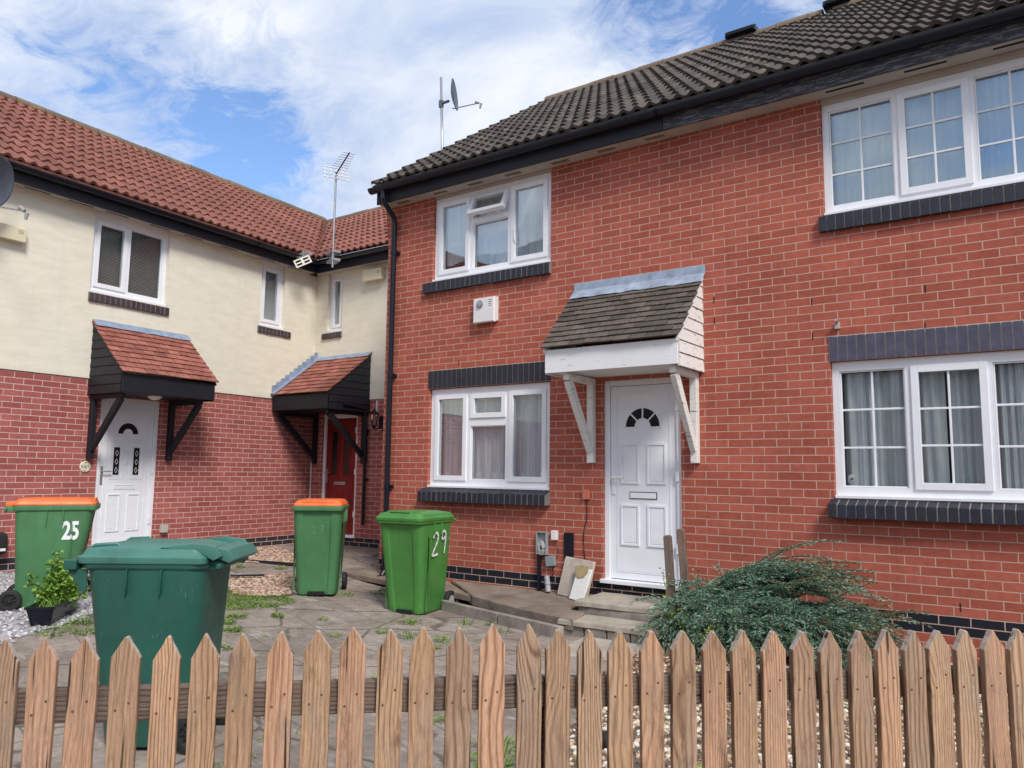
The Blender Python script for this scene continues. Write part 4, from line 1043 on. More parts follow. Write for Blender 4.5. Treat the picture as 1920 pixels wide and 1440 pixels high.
alarm('cream alarm box on the rendered wall at the left edge, below the satellite dish', -3.27, 3.93, .50, .20, LF, M['alarm_cream'], d=.10)

def dish(name, label, base, frame, yaw, pitch, size, pole=None, mount=None, roll=0, mats=None):
    t = thing(name, label, 'satellite dish', base, frame, local=True, rz=yaw)
    inv = Matrix.Identity(4)
    b = MB(); rings = []; n = 28; mt = Matrix.Rotation(pitch, 4, 'X')
    def P(r, a, dz=0): return mt @ Vector((r*size*.5*math.cos(a)*.92, -.0+.0*r, r*size*.5*math.sin(a))) + mt @ Vector((0, -(r*r)*size*.11+dz, 0))
    RR = [.02, .3, .55, .8, .95, 1]
    b.loft([[P(r, 2*math.pi*k/n) for k in range(n)] for r in RR] + [[P(1, 2*math.pi*k/n, .012) for k in range(n)]] + [[P(r, 2*math.pi*k/n, .008) for k in range(n)] for r in RR[::-1]])
    build(b, 'reflector', M['dish'], t, smooth=True, local=True)
    a = MB(); foot = mt @ Vector((0, -.02, -size*.46)); tip = mt @ Vector((0, -size*.85, -size*.40))
    a.tube([foot+Vector((0,.03,0)), foot, tip], .011, 8); build(a, 'feed_arm', M['steel'], t, local=True)
    l = MB(); d = (mt @ Vector((0, 1, .45))).normalized(); l.tube([tip-d*.0, tip+d*.05, tip+d*.07], [.022,.022,.03], 10); l.tube([tip-d*.04, tip+Vector((0,-.02,-.10))], [.024,.017], 8); build(l, 'receiver', M['grey_plastic'], t, local=True)
    return t
d1 = dish('satellite_dish', 'grey satellite dish on a tall pole above the dark tiled verge', (-4.42, 2.98, 7.80), W, R(118), R(-6), .56)
b = MB(); b.tube([(-4.60-.13,3.0,5.4),(-4.70-.02,3.0,8.26)], .021, 10, 0); 
pm = thing('dish_pole', 'leaning galvanised pole standing behind the dark roof verge, carrying the dish', 'pole', (-4.72, 3.0, 5.4), W)
b = MB(); b.tube([(-4.56,3.0,5.3),(-4.70,3.0,8.22)], .024, 10); build(b, 'mast', M['steel'], pm, smooth=True)
b = MB(); b.box(-4.68, -4.50, 2.98, 3.02, 7.70, 7.74); b.box(-4.715, -4.65, 2.965, 3.035, 7.64, 7.78); build(b, 'clamp', M['dish'], pm, bevel=.006)
d2 = dish('satellite_dish', 'dark grey satellite dish fixed to the cream wall at the left edge', (-3.62, -.42, 4.38), LF, R(28), R(14), .62)
b = MB(); b.tube([(0,.06,-.02),(-.05,.30,-.12),(-.05,.42,-.12)], .02, 8); build(b, 'wall_bracket', M['dish'], d2, local=True)

def aerial(name, label, base, frame, yaw, pitch, roll, s=1.0, polez=None):
    t = thing(name, label, 'aerial', base, frame, local=True, rz=yaw)
    mt = Matrix.Rotation(roll, 4, 'Y') @ Matrix.Rotation(pitch, 4, 'X')
    b = MB()
    b.box(-.008, .008, -.62, .05, -.008, .008, 0, mt); build(b, 'boom', M['dark'] if polez else M['steel'], t, local=True)
    e = MB()
    for k in range(8):
        y = -.10-.07*k; w = .14-.005*k; p0, p1 = mt @ Vector((-w, y, .006)), mt @ Vector((w, y, .006)); e.tube([p0, p1], .0045, 6)
    build(e, 'element', M['steel'], t, local=True)
    g = MB()
    for zz in (-.10, -.035, .035, .10): g.box(-.21, .21, .02, .028, zz-.008, zz+.008, 0, mt)
    for xx in (-.205, -.10, 0, .10, .205): g.box(xx-.009, xx+.009, .0285, .034, -.108, .108, 0, mt)
    build(g, 'reflector_grid', M['steel'] if polez else simple('ivory_plastic', (.72,.68,.60), .5, .05), t, local=True)
    return t
a1 = aerial('tv_aerial', 'television aerial on a tall pole above the corner of the red roofs', (-5.53, 1.36, 6.06), W, R(66), R(-12), 0, polez=True)
b = MB(); b.tube([(0.0,.05,-1.62),(0.0,.05,.02)], .017, 10); b.box(-.03, .12, .02, .30, -1.50, -1.46); b.box(-.03,.12,.02,.30,-1.36,-1.33); build(b, 'mast', M['steel'], a1, local=True)
p2 = LF.w((1.20, -.42, 4.59))
a2 = thing('tv_aerial', 'drooping broken aerial with ivory slotted reflector hanging at the black gutter in the corner', 'aerial', tuple(p2), W, rz=R(51), local=True)
mt = Matrix.Rotation(R(-28), 4, 'Y'); b = MB(); iv = simple('ivory_plastic', (.72,.68,.60), .5, .05)
for (x0, x1, z0, z1) in ((-.14,.14,.045,.068), (-.14,.14,-.012,.010), (-.14,.14,-.068,-.045), (-.14,-.115,-.045,.045), (-.02,.02,-.045,.045), (.115,.14,-.045,.045)): b.box(x0, x1, -.006 if x1-x0 > .1 else -.005, .006 if x1-x0 > .1 else .005, z0, z1, 0, mt)
build(b, 'reflector_grid', iv, a2, local=True)
b = MB(); b.tube([(0,.01,-.02),(.02,.10,.10),(.03,.18,.24)], .009, 6); b.tube([(0,.01,0),(.06,.25,.02)], .012, 6); build(b, 'boom', M['dark'], a2, local=True)
b = MB()
for k in range(7): b.tube([(-.10+.012*k,.03+.022*k,.075+.024*k),(.10+.012*k,.03+.022*k,.068+.024*k)], .004, 6)
build(b, 'element', M['steel'], a2, local=True)

# wall lamp
t = thing('wall_lantern', 'black lantern wall lamp with a sensor beside the dark red door', 'lamp', (-4.90, -.16, 1.9), BF, local=True)
b = MB(); b.box(.06, .15, .03, .155, -.17, .07); b.tube([(.10,.03,-.10),(.03,-.02,-.14),(0,-.02,-.12)], .012, 8); build(b, 'wall_bracket', M['black_plastic'], t, bevel=.01, local=True)
b = MB(); b.lathe([(.001,.20),(.012,.19),(.02,.165),(.085,.11),(.09,.10),(.06,.098)], (0,-.02,0), 'z', 6); b.lathe([(.035,-.10),(.045,-.08),(.03,-.11),(.004,-.14)], (0,-.02,0), 'z', 6)
for k in range(6): a = k*math.pi/3; b.tube([(.064*math.cos(a),-.02+.064*math.sin(a),.10),(.04*math.cos(a),-.02+.04*math.sin(a),-.09)], .004, 5)
build(b, 'cage', M['black_plastic'], t, local=True)
b = MB(); b.lathe([(.058,.098),(.036,-.085)], (0,-.02,0), 'z', 6); build(b, 'lamp_glass', M['glass'], t, local=True)
b = MB(); b.box(.075, .135, .018, .03, -.155, -.145); b.lathe([(.012,0),(.012,-.02),(.001,-.02)], (0,-.02,0), 'z', 8); build(b, 'sensor', M['alarm_white'], t, local=True)

# plaque
t = thing('door_plaque', 'round cream name plaque on plum brick left of the white door', 'plaque', (-2.02, 0, 1.10), LF, local=True)
b = MB(); b.lathe([(.001,-.016),(.066,-.016),(.072,-.012),(.073,-.001)], (0,0,0), 'y', 30); build(b, 'disc', simple('cream_ceramic', (.66,.60,.46), .35, .05), t, local=True, smooth=False)
b = MB(); rnd = random.Random(3)
for (x, z) in [(-.045,.0),(-.052,.012),(-.04,-.012),(.045,.004),(.05,-.014),(.04,.014),(0,.055),(.012,.052),(0,-.055),(-.012,-.052)]: b.lathe([(.001,-.0185),(.006,-.018),(.007,-.0165)], (x,0,z), 'y', 6)
for i in range(7): b.box(-.026+i*.008, -.021+i*.008, -.0185, -.0162, .006, .018 if i % 2 else .014)
for i in range(5): b.box(-.018+i*.008, -.013+i*.008, -.0185, -.0162, -.016, -.005)
build(b, 'painted_lettering', simple('dark_olive_print', (.05,.06,.03), .5, .1), t, local=True)

def wallbox(name, label, cat, x, z, w, h, d, frame, mat, rot=0, extra=None):
    b = MB(); b.box(-w/2, w/2, -d, -.001, -h/2, h/2, 0, Matrix.Rotation(rot, 4, 'Y'))
    if extra: extra(b)
    o = build(b, name, mat if isinstance(mat, list) else [mat], off=(x, 0, z), frame=frame, local=True, bevel=.005); return tag(o, label, cat)
wallbox('junction_box', 'salmon pink square junction box on the brick between window and white door', 'electrical box', .045, .87, .085, .10, .03, W, [M['terracotta']])
b = MB(); b.tube([(.045,-.012,.82),(.055,-.012,.70),(.05,-.012,.60),(.015,-.012,.50),(.012,-.012,.35),(.03,-.012,.20)], .0045, 6); tag(build(b, 'cable', M['black_plastic'], off=(.045,-.01,.2)), 'thin black cable trailing down the brick from the salmon box', 'cable')
def mcoil(b):
    for k in range(3):
        r = .055-.013*k; b.tube([(r*math.cos(a)*.8, -.046-.004*k, -.05+r*1.35*math.sin(a)) for a in [i*.55 for i in range(12)]], .006, 6, 1)
t = thing('meter_cabinet', 'open grey meter cabinet with coiled cable and black riser pipe on the brick', 'meter box', (-.49, 0, .34), W, local=True)
b = MB(); b.box(-.065, .065, -.012, -.001, -.12, .12); b.box(-.065,-.055,-.05,-.012,-.12,.12); b.box(.055,.065,-.05,-.012,-.12,.12); b.box(-.055,.055,-.05,-.012,.11,.12); b.box(-.055,.055,-.05,-.012,-.12,-.11); build(b, 'cabinet', M['grey_plastic'], t, local=True)
b = MB(); mcoil(b); b.m = [0]*len(b.m); build(b, 'cable_coil', simple('pale_grey_cable', (.42,.42,.42), .5, .1), t, local=True)
b = MB(); b.tube([(-.03,-.035,-.12),(-.03,-.035,-.50)], .024, 10); build(b, 'riser_pipe', M['black_plastic'], t, local=True)
wallbox('junction_box', 'small white junction box right of the open meter cabinet', 'electrical box', -.335, .43, .07, .10, .045, W, [M['alarm_white']])
wallbox('cover_plate', 'tall narrow black cover plate on the brick above the leaning slabs', 'cover plate', -.165, .33, .115, .27, .02, W, [M['black_plastic']])
wallbox('junction_box', 'tilted grey telephone box on the brick below the small white box', 'electrical box', -.385, .155, .115, .105, .04, W, [simple('blue_grey_box', (.22,.26,.28), .5, .1)], rot=R(-8))
b = MB(); b.tube([(-.36,-.03,.11),(-.345,-.03,.03),(-.40,-.03,-.08)], .006, 6); tag(build(b, 'cable', M['black_plastic'], off=(-.36,0,0)), 'short black cable hanging from the tilted grey telephone box', 'cable')
b = MB(); b.tube([(-.33,-.02,.38),(-.29,-.02,.30),(-.28,-.02,.22)], .005, 6); tag(build(b, 'cable', M['rust'], off=(-.33,0,.3)), 'short reddish cable looping down from the small white junction box', 'cable')
t = thing('pipe_stub', 'short grey pipe stub leaning at the foot of the brick wall', 'pipe', (-.40, -.07, -.155), W, local=True)
b = MB(); b.tube([(.04,-.03,.0),(0,.0,.155)], .029, 14, caps=False); b.tube([(.04,-.03,.0),(0,.0,.155)], .024, 14, caps=False); b.tube([(.022,-.016,.07),(.018,-.013,.085)], .033, 14); build(b, 'pipe', M['grey_plastic'], t, smooth=True, local=True)
wallbox('socket_box', 'grey weatherproof socket on plum brick right of the far white door', 'electrical box', -.83, .235, .10, .11, .06, LF, [simple('beige_grey_box', (.45,.42,.36), .6, .08)])
b = MB(); b.tube([(2.585,0,2.43),(2.585,-.05,2.44),(2.585,-.075,2.455)], .013, 10); b.box(2.565, 2.605, -.03, -.001, 2.385, 2.44, 1); tag(build(b, 'wall_hook', [M['steel'], M['mortar']], off=(2.585,0,2.43)), 'small metal spout bracket on brick above the slate blue lintel', 'wall fitting')
# little camera on the window board
t = thing('indoor_camera', 'little white camera standing inside the barred ground floor window', 'camera', (2.625, .125, .985), W, local=True, rz=R(20))
b = MB(); b.lathe([(.001,0),(.028,.002),(.03,.01),(.012,.018),(.010,.035)], (0,0,0), 'z', 16); build(b, 'stand', M['alarm_white'], t, smooth=True, local=True)
b = MB(); b.lathe([(.001,.035),(.018,.038),(.030,.065),(.030,.095),(.018,.12),(.001,.124)], (0,0,0), 'z', 18); build(b, 'body', M['alarm_white'], t, smooth=True, local=True)
b = MB(); b.lathe([(.001,-.034),(.009,-.033),(.010,-.02)], (.0,0,.085), 'y', 12); build(b, 'lens', M['dark'], t, local=True)

# ------------------------------------------------------------------ slabs, steps, kerb beside the brick houses
def slab(name, label, P, z, th, mat, cat='paving slab', tilt=None, kind=None):
    b = MB(); n = len(P); pts = []
    rnd = random.Random(int(abs(P[0][0])*1000))
    for i in range(n):
        a, c_ = Vector(P[i]), Vector(P[(i+1) % n]); k = max(1, int((c_-a).length/.09))
        for j in range(k):
            q = a.lerp(c_, j/k); o = .008 if j else 0
            pts.append((q.x+rnd.uniform(-o, o), q.y+rnd.uniform(-o, o)))
    zf = z if callable(z) else (lambda x, y: z)
    m = len(pts)
    top = [(x, y, zf(x, y)) for x, y in pts]; ed = [(x*1.0, y, zf(x, y)-.012) for x, y in pts]
    cx_ = sum(p[0] for p in pts)/m; cy_ = sum(p[1] for p in pts)/m
    tin = [(x+(cx_-x)*.02, y+(cy_-y)*.02, zz) for (x, y, zz) in top]
    bot = [(x, y, zf(x, y)-th) for x, y in pts]
    b.loft([bot, ed, tin])
    o = build(b, name, mat, off=(cx_, cy_, zf(cx_, cy_)-th))
    if kind: tag(o, kind=kind)
    else: tag(o, label, cat)
    return o
slab('concrete_path', None, [(-1.75,-.003),(.215,-.003),(.215,-.66),(.42,-.70),(.47,-1.0),(-.2,-.86),(-.98,-.60)], lambda x, y: -.165+y*.045, .10, M['path'], kind='structure')
slab('concrete_path', None, [(-3.6,.55),(-2.95,.35),(-2.93,-.003),(-1.79,-.003),(-1.03,-.57),(-1.28,-.52),(-2.1,-.38),(-3.1,-.24),(-3.9,.0)], lambda x, y: -.185+y*.03, .06, M['path'], kind='structure')
b = MB()
for (x0, y0, x1, y1) in ((-2.45,-.44,-1.33,-.66), (-1.31,-.68,-.4,-.93), (-.38,-.94,.44,-1.14)):
    d = Vector((x1-x0, y1-y0, 0)); L_ = d.length; a = math.atan2(d.y, d.x)
    b.box(0, L_, -.03, .03, -.42, -.262+.006*random.random(), 0, Matrix.Translation((x0, y0, 0)) @ Matrix.Rotation(a, 4, 'Z'))
tag(build(b, 'kerb', M['rubble'], bevel=.008), kind='structure')
slab('door_step', 'upper buff stone step under the white door', [(.235,-.004),(1.22,-.004),(1.21,-.60),(.27,-.635)], -.108, .05, M['step'], 'step')
b = MB(); b.box(.29, 1.19, -.61, -.03, -.40, -.160); tag(build(b, 'step_base', M['rubble'], bevel=.02, seg=3), 'rough mortared base carrying the upper door step', 'step')
slab('door_step', 'lower buff stone step in front of the rough mortared base', [(.33,-.645),(1.33,-.62),(1.30,-.98),(.31,-1.0)], -.225, .045, M['step'], 'step')
b = MB()
for k in range(4): b.box(.345+k*.228, .345+k*.228+.215, -.975, -.87, -.40, -.274)
b.box(.35, 1.24, -.868, -.66, -.40, -.276); tag(build(b, 'step_base', M['rubble'], bevel=.008), 'row of grey bricks carrying the lower door step', 'step')
slab('paving_slab', 'pale slab lying in front of the lower door step', [(.62,-1.04),(1.33,-1.03),(1.36,-1.62),(.70,-1.75)], lambda x, y: -.333, .03, M['step'])
# back yard slabs
slab('paving_slab', 'grey slab in front of the dark red door', [(-6.35,1.93),(-4.6,1.93),(-4.2,1.15),(-5.75,.95)], lambda x, y: -.145, .03, M['paving'])
slab('paving_slab', 'grey slab between the pink gravel and the brick house corner', [(-5.65,.90),(-4.25,1.08),(-3.1,.95),(-3.7,.1),(-4.45,.1)], lambda x, y: -.16+.02*y-.01, .03, M['paving'])
b = MB()
for (x0, y0, x1, y1) in ((-6.3,-.42,-4.45,-.08), (-4.45,-.08,-3.95,.02)):
    d = Vector((x1-x0, y1-y0, 0)); b.box(0, d.length, -.02, .02, -.3, -.165, 0, Matrix.Translation((x0, y0, 0)) @ Matrix.Rotation(math.atan2(d.y, d.x), 4, 'Z'))
tag(build(b, 'timber_edging', M['black_paint'], off=(-5.4,-.2,-.2)), 'dark timber edging along the near side of the pink gravel', 'edging')

# leaning slabs and board
def leaning(name, label, cat, w, h, th, base, yaw, lean, mat, roll=0, bev=.006, poly=None):
    t = MB()
    if poly: t.prism(poly, 'y', -th/2, th/2)
    else: t.box(-w/2, w/2, -th/2, th/2, 0, h)
    mt = Matrix.Rotation(R(lean), 4, 'X') @ Matrix.Rotation(R(roll), 4, 'Y')
    t.v = [tuple(mt @ Vector(v)) for v in t.v]
    o = build(t, name, mat, off=base, rz=R(yaw), local=True, bevel=bev); return tag(o, label, cat)
leaning('stone_slab', 'large square pale slab leaning on the brick left of the white door', 'slab', .40, .40, .035, (-.03,-.175,-.175), -12, -16, M['slabstone'], roll=3)
leaning('stone_slab', 'narrow whitish board leaning against the large square slab', 'board', .19, .33, .022, (.085,-.285,-.175), -14, -20, M['white_old'], roll=4, bev=.003)
leaning('stone_piece', 'round mossy tan stone fragment leaning on the large square slab', 'stone', .2, .15, .025, (.085,-.215,.03), -13, -20, simple('mossy_tan_stone', (.36,.28,.14), .9, .3, 12, bump=.6), poly=[(-.09,.12),(-.07,.03),(-.02,0),(.05,.01),(.095,.06),(.10,.13),(.0,.14)])
for (x, y, h, lean, rl, lab) in ((1.185,-.44,.71,1,-3,'left of two grey weathered stakes beside the white door, nearer the step'), (1.30,-.36,.77,2,-4,'taller right one of two grey weathered stakes beside the white door')):
    leaning('timber_stake', lab, 'stake', .075, h, .05, (x,y,-.17), 8, lean, M['stake'], roll=rl, poly=[(-.036,0),(.036,0),(.036,h-.012),(.02,h),(-.03,h-.004),(-.036,h-.02)])
b = MB(); b.tube([(1.235,-.43,.02),(1.25,-.42,.05),(1.235,-.41,.09),(1.255,-.41,.13)], .006, 6); b.lathe([(.001,.02),(.014,.015),(.014,-.02),(.001,-.02)], (1.24,-.43,-.01), 'z', 10); tag(build(b, 'gate_latch', M['rust'], off=(1.235,-.43,0)), 'small rusty hook hanging between the two weathered stakes', 'latch')

# ------------------------------------------------------------------ wheelie bins
def rrect(w, y0, y1, r, z, n=7, notch=0, recess=0):
    """rounded rectangle, x width w, y from y0 (front) to y1 (back)"""
    pts = []
    for cx, cy, a0 in ((w/2-r, y0+r, -math.pi/2), (w/2-r, y1-r, 0), (-w/2+r, y1-r, math.pi/2), (-w/2+r, y0+r, math.pi)):
        for i in range(n+1):
            a = a0+math.pi/2*i/n; pts.append((cx+r*math.cos(a), cy+r*math.sin(a), z))
        if recess and (cx, cy) == (-w/2+r, y0+r):
            q = w*.27; pts += [(-q-.012, y0, z), (-q, y0+recess, z), (q, y0+recess, z), (q+.012, y0, z)]
    return pts
def bin_(label, base, rz, body, lid, orange_inset=False, number=None, big=False, lidstyle='plain', group='household wheelie bins in the front yards', tiltx=0):
    t = thing('wheelie_bin', label, 'bin', base, W, rz=rz, group=group, local=True)
    b = MB(); H = .98; rec = .012 if not big else 0
    lv = [(.02,.405,-.235,.235,.05), (.06,.415,-.24,.238,.055), (.3,.462,-.275,.25,.06), (.62,.492,-.325,.268,.06), (.90,.518,-.368,.285,.06), (.965,.524,-.378,.29,.055)]
    if big: lv = [(z, w+.03, y0-.03, y1+.01, r+.03) for z, w, y0, y1, r in lv]
    rg = [rrect(w, y0, y1, r, z, recess=rec) for z, w, y0, y1, r in lv]
    b.loft(rg, cap1=False)
    # inner so that the rim has depth
    z, w, y0, y1, r = lv[-1]
    ow = .55 if not big else .57; f0, f1 = y0-.030, y1+.012
    b.loft([rrect(w-.0, y0, y1, r, H-.055, recess=0), rrect(ow, f0, f1, r, H-.045), rrect(ow+.004, f0-.002, f1, r, H-.003), rrect(ow-.01, f0+.004, f1-.005, r, H)], cap0=False, cap1=True)
    # ribs under the rim
    for s in (-1, 1):
        for yy in ((-.12, .02) if not big else (-.14, .06)): b.box(s*(w/2-.006), s*(w/2+.022), yy-.004, yy+.004, .80, H-.05)
        if not big: b.prism([(s*(w/2-.01), .06), (s*(w/2-.012), .8), (s*(w/2+.006), .8), (s*(w/2-.026), .06)] , 'y', y0+.17, y0+.175)
    # side seam and handle beam behind
    for s in (-1, 1): b.box(s*.19-.015*s, s*.19+.015*s, f1-.004, f1+.075, H-.06, H-.012)
    b.tube([(-.25,f1+.065,H-.035),(.25,f1+.065,H-.035)], .016, 10)
    # wheel housing
    b.box(-.19, .19, .20, .255, .06, .20)
    if not big: b.box(-.09, .09, y0*.63-.012, y0*.55, .015, .055, 1)
    build(b, 'body', [body, M['dark']], t, local=True, bevel=.007, seg=3, esplit=32)
    # lid
    l = MB(); lw = ow+.006; g0, g1 = f0-.008, f1+.018
    if orange_inset:
        l.loft([rrect(lw-.03, g0+.02, g1-.01, .05, H+.001), rrect(lw-.035, g0+.022, g1-.012, .05, H+.022), rrect(lw-.10, g0+.07, g1-.05, .05, H+.060), rrect(lw-.17, g0+.12, g1-.12, .05, H+.066)])
        l.box(-.17, .17, g0+.035, g0+.055, H+.02, H+.062); l.tube([(-.15,g0+.045,H+.050),(.15,g0+.045,H+.050)], .012, 8)
    else:
        l.loft([rrect(lw+.01, g0, g1-.02, .05, H-.022), rrect(lw+.016, g0-.004, g1-.018, .05, H+.012), rrect(lw-.02, g0+.018, g1-.03, .05, H+.022), rrect(lw-.04, g0+.03, g1-.05, .06, H+.052), rrect(lw-.20, g0+.13, g1-.16, .08, H+.072), rrect(lw-.34, g0+.22, g1-.26, .06, H+.076)])
        if not big:
            for s in (-1, 1): l.prism([(g0+.03, H+.02), (g0+.05, H+.078), (g0+.16, H+.080), (g0+.20, H+.03)], 'x', s*.12, s*.155)
            l.tube([(-.14,g0+.055,H+.068),(.14,g0+.055,H+.068)], .011, 8)
    if big:
        for s in (-1, 1):
            l.prism([(g1-.30, H+.060), (g1-.10, H+.085), (g1+.03, H+.070), (g1+.07, H+.02), (g1+.02, H-.005), (g1-.05, H+.03)], 'x', s*.235, s*.262)
            l.lathe([(.001,-.024),(.018,-.022),(.02,.0)] if s > 0 else [(.001,.024),(.018,.022),(.02,.0)], (s*.245, g1+.02, H+.028), 'x', 12)
            l.tube([(s*.225, g0+.05, H+.020), (s*.222, g0+.055, H+.058), (s*.215, g0+.08, H+.068), (s*.205, g0+.20, H+.074), (s*.20, g0+.225, H+.055)], .010, 8)
        l.prism([(g1-.06, H+.03), (g1+.0, H+.06), (g1+.09, H+.050), (g1+.135, H+.0), (g1+.10, H-.02), (g1+.04,H+.0)], 'x', -.225, .225)
        l.tube([(-.25,g1+.025,H+.03),(.25,g1+.025,H+.03)], .016, 10)
    else:
        for s in (-1, 1): l.box(s*.14, s*.19, g1-.06, g1+.05, H-.01, H+.028)
    build(l, 'lid', lid, t, local=True, bevel=.009, seg=3, esplit=38)
    if big:
        q = MB()
        for sx in (-1, 1):
            q.tube([(sx*.245, -.30, .86), (sx*.240, -.30, .80), (sx*.236, .18, .80), (sx*.242, .18, .86)], .004, 6)
        build(q, 'moulded_ridge', body, t, local=True, smooth=True)
        c = MB(); c.box(-ow/2-.0, ow/2, f0-.075, f0-.001, H-.055, H-.005); c.prism([(f0-.07, H-.055), (f0+.05, H-.055), (f0+.05, H-.17), (f0+.02, H-.17)], 'x', -ow/2+.03, -ow/2+.045); c.prism([(f0-.07, H-.055), (f0+.05, H-.055), (f0+.05, H-.17), (f0+.02, H-.17)], 'x', ow/2-.045, ow/2-.03)
        build(c, 'lifting_lip', body, t, local=True, bevel=.006)
    ax = MB(); ax.tube([(-.265,.268,.10),(.265,.268,.10)], .012, 8); build(ax, 'axle', M['steel'], t, local=True)
    for s in (-1, 1):
        w_ = MB(); x0 = .228*s; x1 = .275*s
        pr = [(.055,x0),(.09,x0),(.1,x0+(x1-x0)*.2),(.1,x1-(x1-x0)*.2),(.09,x1),(.058,x1-(x1-x0)*.1)]
        w_.lathe(pr, (0,.268,.10), 'x', 28); wo = build(w_, 'wheel', M['rubber'], t, smooth=True, local=True)
        r_ = MB(); r_.lathe([(.058,x1-(x1-x0)*.1),(.05,x1-(x1-x0)*.35),(.022,x1-(x1-x0)*.3),(.018,x1),(.001,x1)], (0,.268,.10), 'x', 20); r_.lathe([(.058,x0),(.001,x0)], (0,.268,.10), 'x', 16)
        for k in range(8):
            a = k*math.pi/4; r_.tube([(x1-(x1-x0)*.2,.268+.02*math.cos(a),.10+.02*math.sin(a)),(x1-(x1-x0)*.2,.268+.055*math.cos(a),.10+.055*math.sin(a))], .005, 5)
        build(r_, 'rim', M['grey_plastic'] if number == '29' else M['rubber'], wo, smooth=False, local=True)
    if number == '29':
        m = MB()
        def stroke(pl, w):
            for p, q in zip(pl, pl[1:]):
                d = Vector((q[0]-p[0], q[1]-p[1])); 
                if d.length < 1e-5: continue
                d.normalize(); n_ = Vector((-d.y, d.x))*w/2; e = d*w*.22
                pts = [(p[0]-e.x+n_.x, p[1]-e.y+n_.y), (p[0]-e.x-n_.x, p[1]-e.y-n_.y), (q[0]+e.x-n_.x, q[1]+e.y-n_.y), (q[0]+e.x+n_.x, q[1]+e.y+n_.y)]
                P_ = [Vector((.2150+.0525*(pz-.02)/.95+.0125+.0008+.0*py, py, pz)) for py, pz in pts]
                m.face([(p_.x+.0012, p_.y, p_.z) for p_ in P_]); 
        def sc_(L, ox, oz, s): return [(ox+x*s, oz+z*s) for x, z in L]
        two = [(-.05,.07),(-.04,.10),(-.01,.12),(.03,.11),(.045,.08),(.035,.03),(.0,-.03),(-.045,-.09),(-.06,-.12),(-.02,-.125),(.055,-.115)]
        nine = [(.045,.05),(.035,.095),(.0,.12),(-.035,.10),(-.045,.06),(-.03,.025),(.005,.03),(.035,.06),(.045,.09),(.045,.05),(.038,-.04),(.03,-.13)]
        stroke(sc_(two, -.085, .72, .95), .024); stroke(sc_(nine, .075, .735, .95), .020)
        build(m, 'painted_number', M['white_mark'], t, local=True)
        m = MB()
        def fs(pl, w=.006, zt=0):
            for p, q in zip(pl, pl[1:]):
                d = Vector((q[0]-p[0], q[1]-p[1])).normalized(); n_ = Vector((-d.y, d.x))*w/2
                pts = [(p[0]+n_.x, p[1]+n_.y), (p[0]-n_.x, p[1]-n_.y), (q[0]-n_.x, q[1]-n_.y), (q[0]+n_.x, q[1]+n_.y)]
                Y = lambda z: -.24-(z-.06)*.152+.012-.0015
                m.face([(x, Y(z), z) for x, z in pts])
        fs([(-.12,.86),(-.05,.87),(-.06,.80),(-.055,.73),(-.12,.71),(-.125,.69),(-.02,.685)]); fs([(.0,.86),(.03,.85),(.035,.80),(.02,.78)]); fs([(-.04,.74),(-.02,.71),(.0,.72),(.04,.71)]); fs([(.06,.74),(.12,.735),(.115,.6)])
        build(m, 'faint_scrawl', M['chalk'], t, local=True)
    if number == '25':
        cu = bpy.data.curves.new('n', 'FONT'); cu.body = '25'; cu.size = .235; cu.offset = .008; cu.align_x = 'CENTER'; cu.extrude = 0
        tmp = bpy.data.objects.new('n', cu); COL.objects.link(tmp); dg = bpy.context.evaluated_depsgraph_get(); me = bpy.data.meshes.new_from_object(tmp.evaluated_get(dg)); bpy.data.objects.remove(tmp)
        # on the +x side: text x -> +y (front is -y, so reading direction runs from front to back on +x side)
        s = -1
        for v in me.vertices:
            u, w_ = v.co.x*.62, v.co.y
            z = .66+w_; x = .2155+.0525*(z-.02)/.95+.0008+.002
            v.co = Vector((x if s > 0 else -x, (u if s > 0 else -u)-.19 + 0*.1, z))
        me.materials.clear(); me.materials.append(M['white_mark']); me.name = 'painted_number'
        o = bpy.data.objects.new('painted_number', me); COL.objects.link(o); o.parent = t
    if number == '27':
        m = MB(); Y = lambda z: -.24-(z-.06)*.152+.012-.0015
        for pl in ([(-.06,.75),(-.03,.77),(-.01,.75),(-.05,.69),(0,.69)], [(.02,.77),(.07,.77),(.04,.69)]):
            for p, q in zip(pl, pl[1:]):
                d = Vector((q[0]-p[0], q[1]-p[1])).normalized(); n_ = Vector((-d.y, d.x))*.005
                m.face([(x, Y(z), z) for x, z in ((p[0]+n_.x, p[1]+n_.y), (p[0]-n_.x, p[1]-n_.y), (q[0]-n_.x, q[1]-n_.y), (q[0]+n_.x, q[1]+n_.y))])
        build(m, 'faint_scrawl', M['chalk'], t, local=True)
    return t
def rz_side(rz): return False
bin_('bright green wheelie bin with green lid, 29 painted on its side, under the casement windows', (-1.51,-.88,-.375), R(10), M['green'], M['green'], number='29')
bin_('mid green wheelie bin with orange lid standing before the dark red door', (-2.76,-1.12,-.28), R(41), M['green2'], M['orange'], orange_inset=True, number='27')
bin_('mid green wheelie bin with orange lid and 25 on its side, on white gravel', (-4.05,-3.435,-.255), R(150), M['green2'], M['orange'], orange_inset=True, number='25')
bin_('big dark teal wheelie bin just behind the left pickets of the fence', (.05,-4.66,-.365), R(-54), M['teal'], M['teal_lid'], big=True).scale = (.92,.89,1)

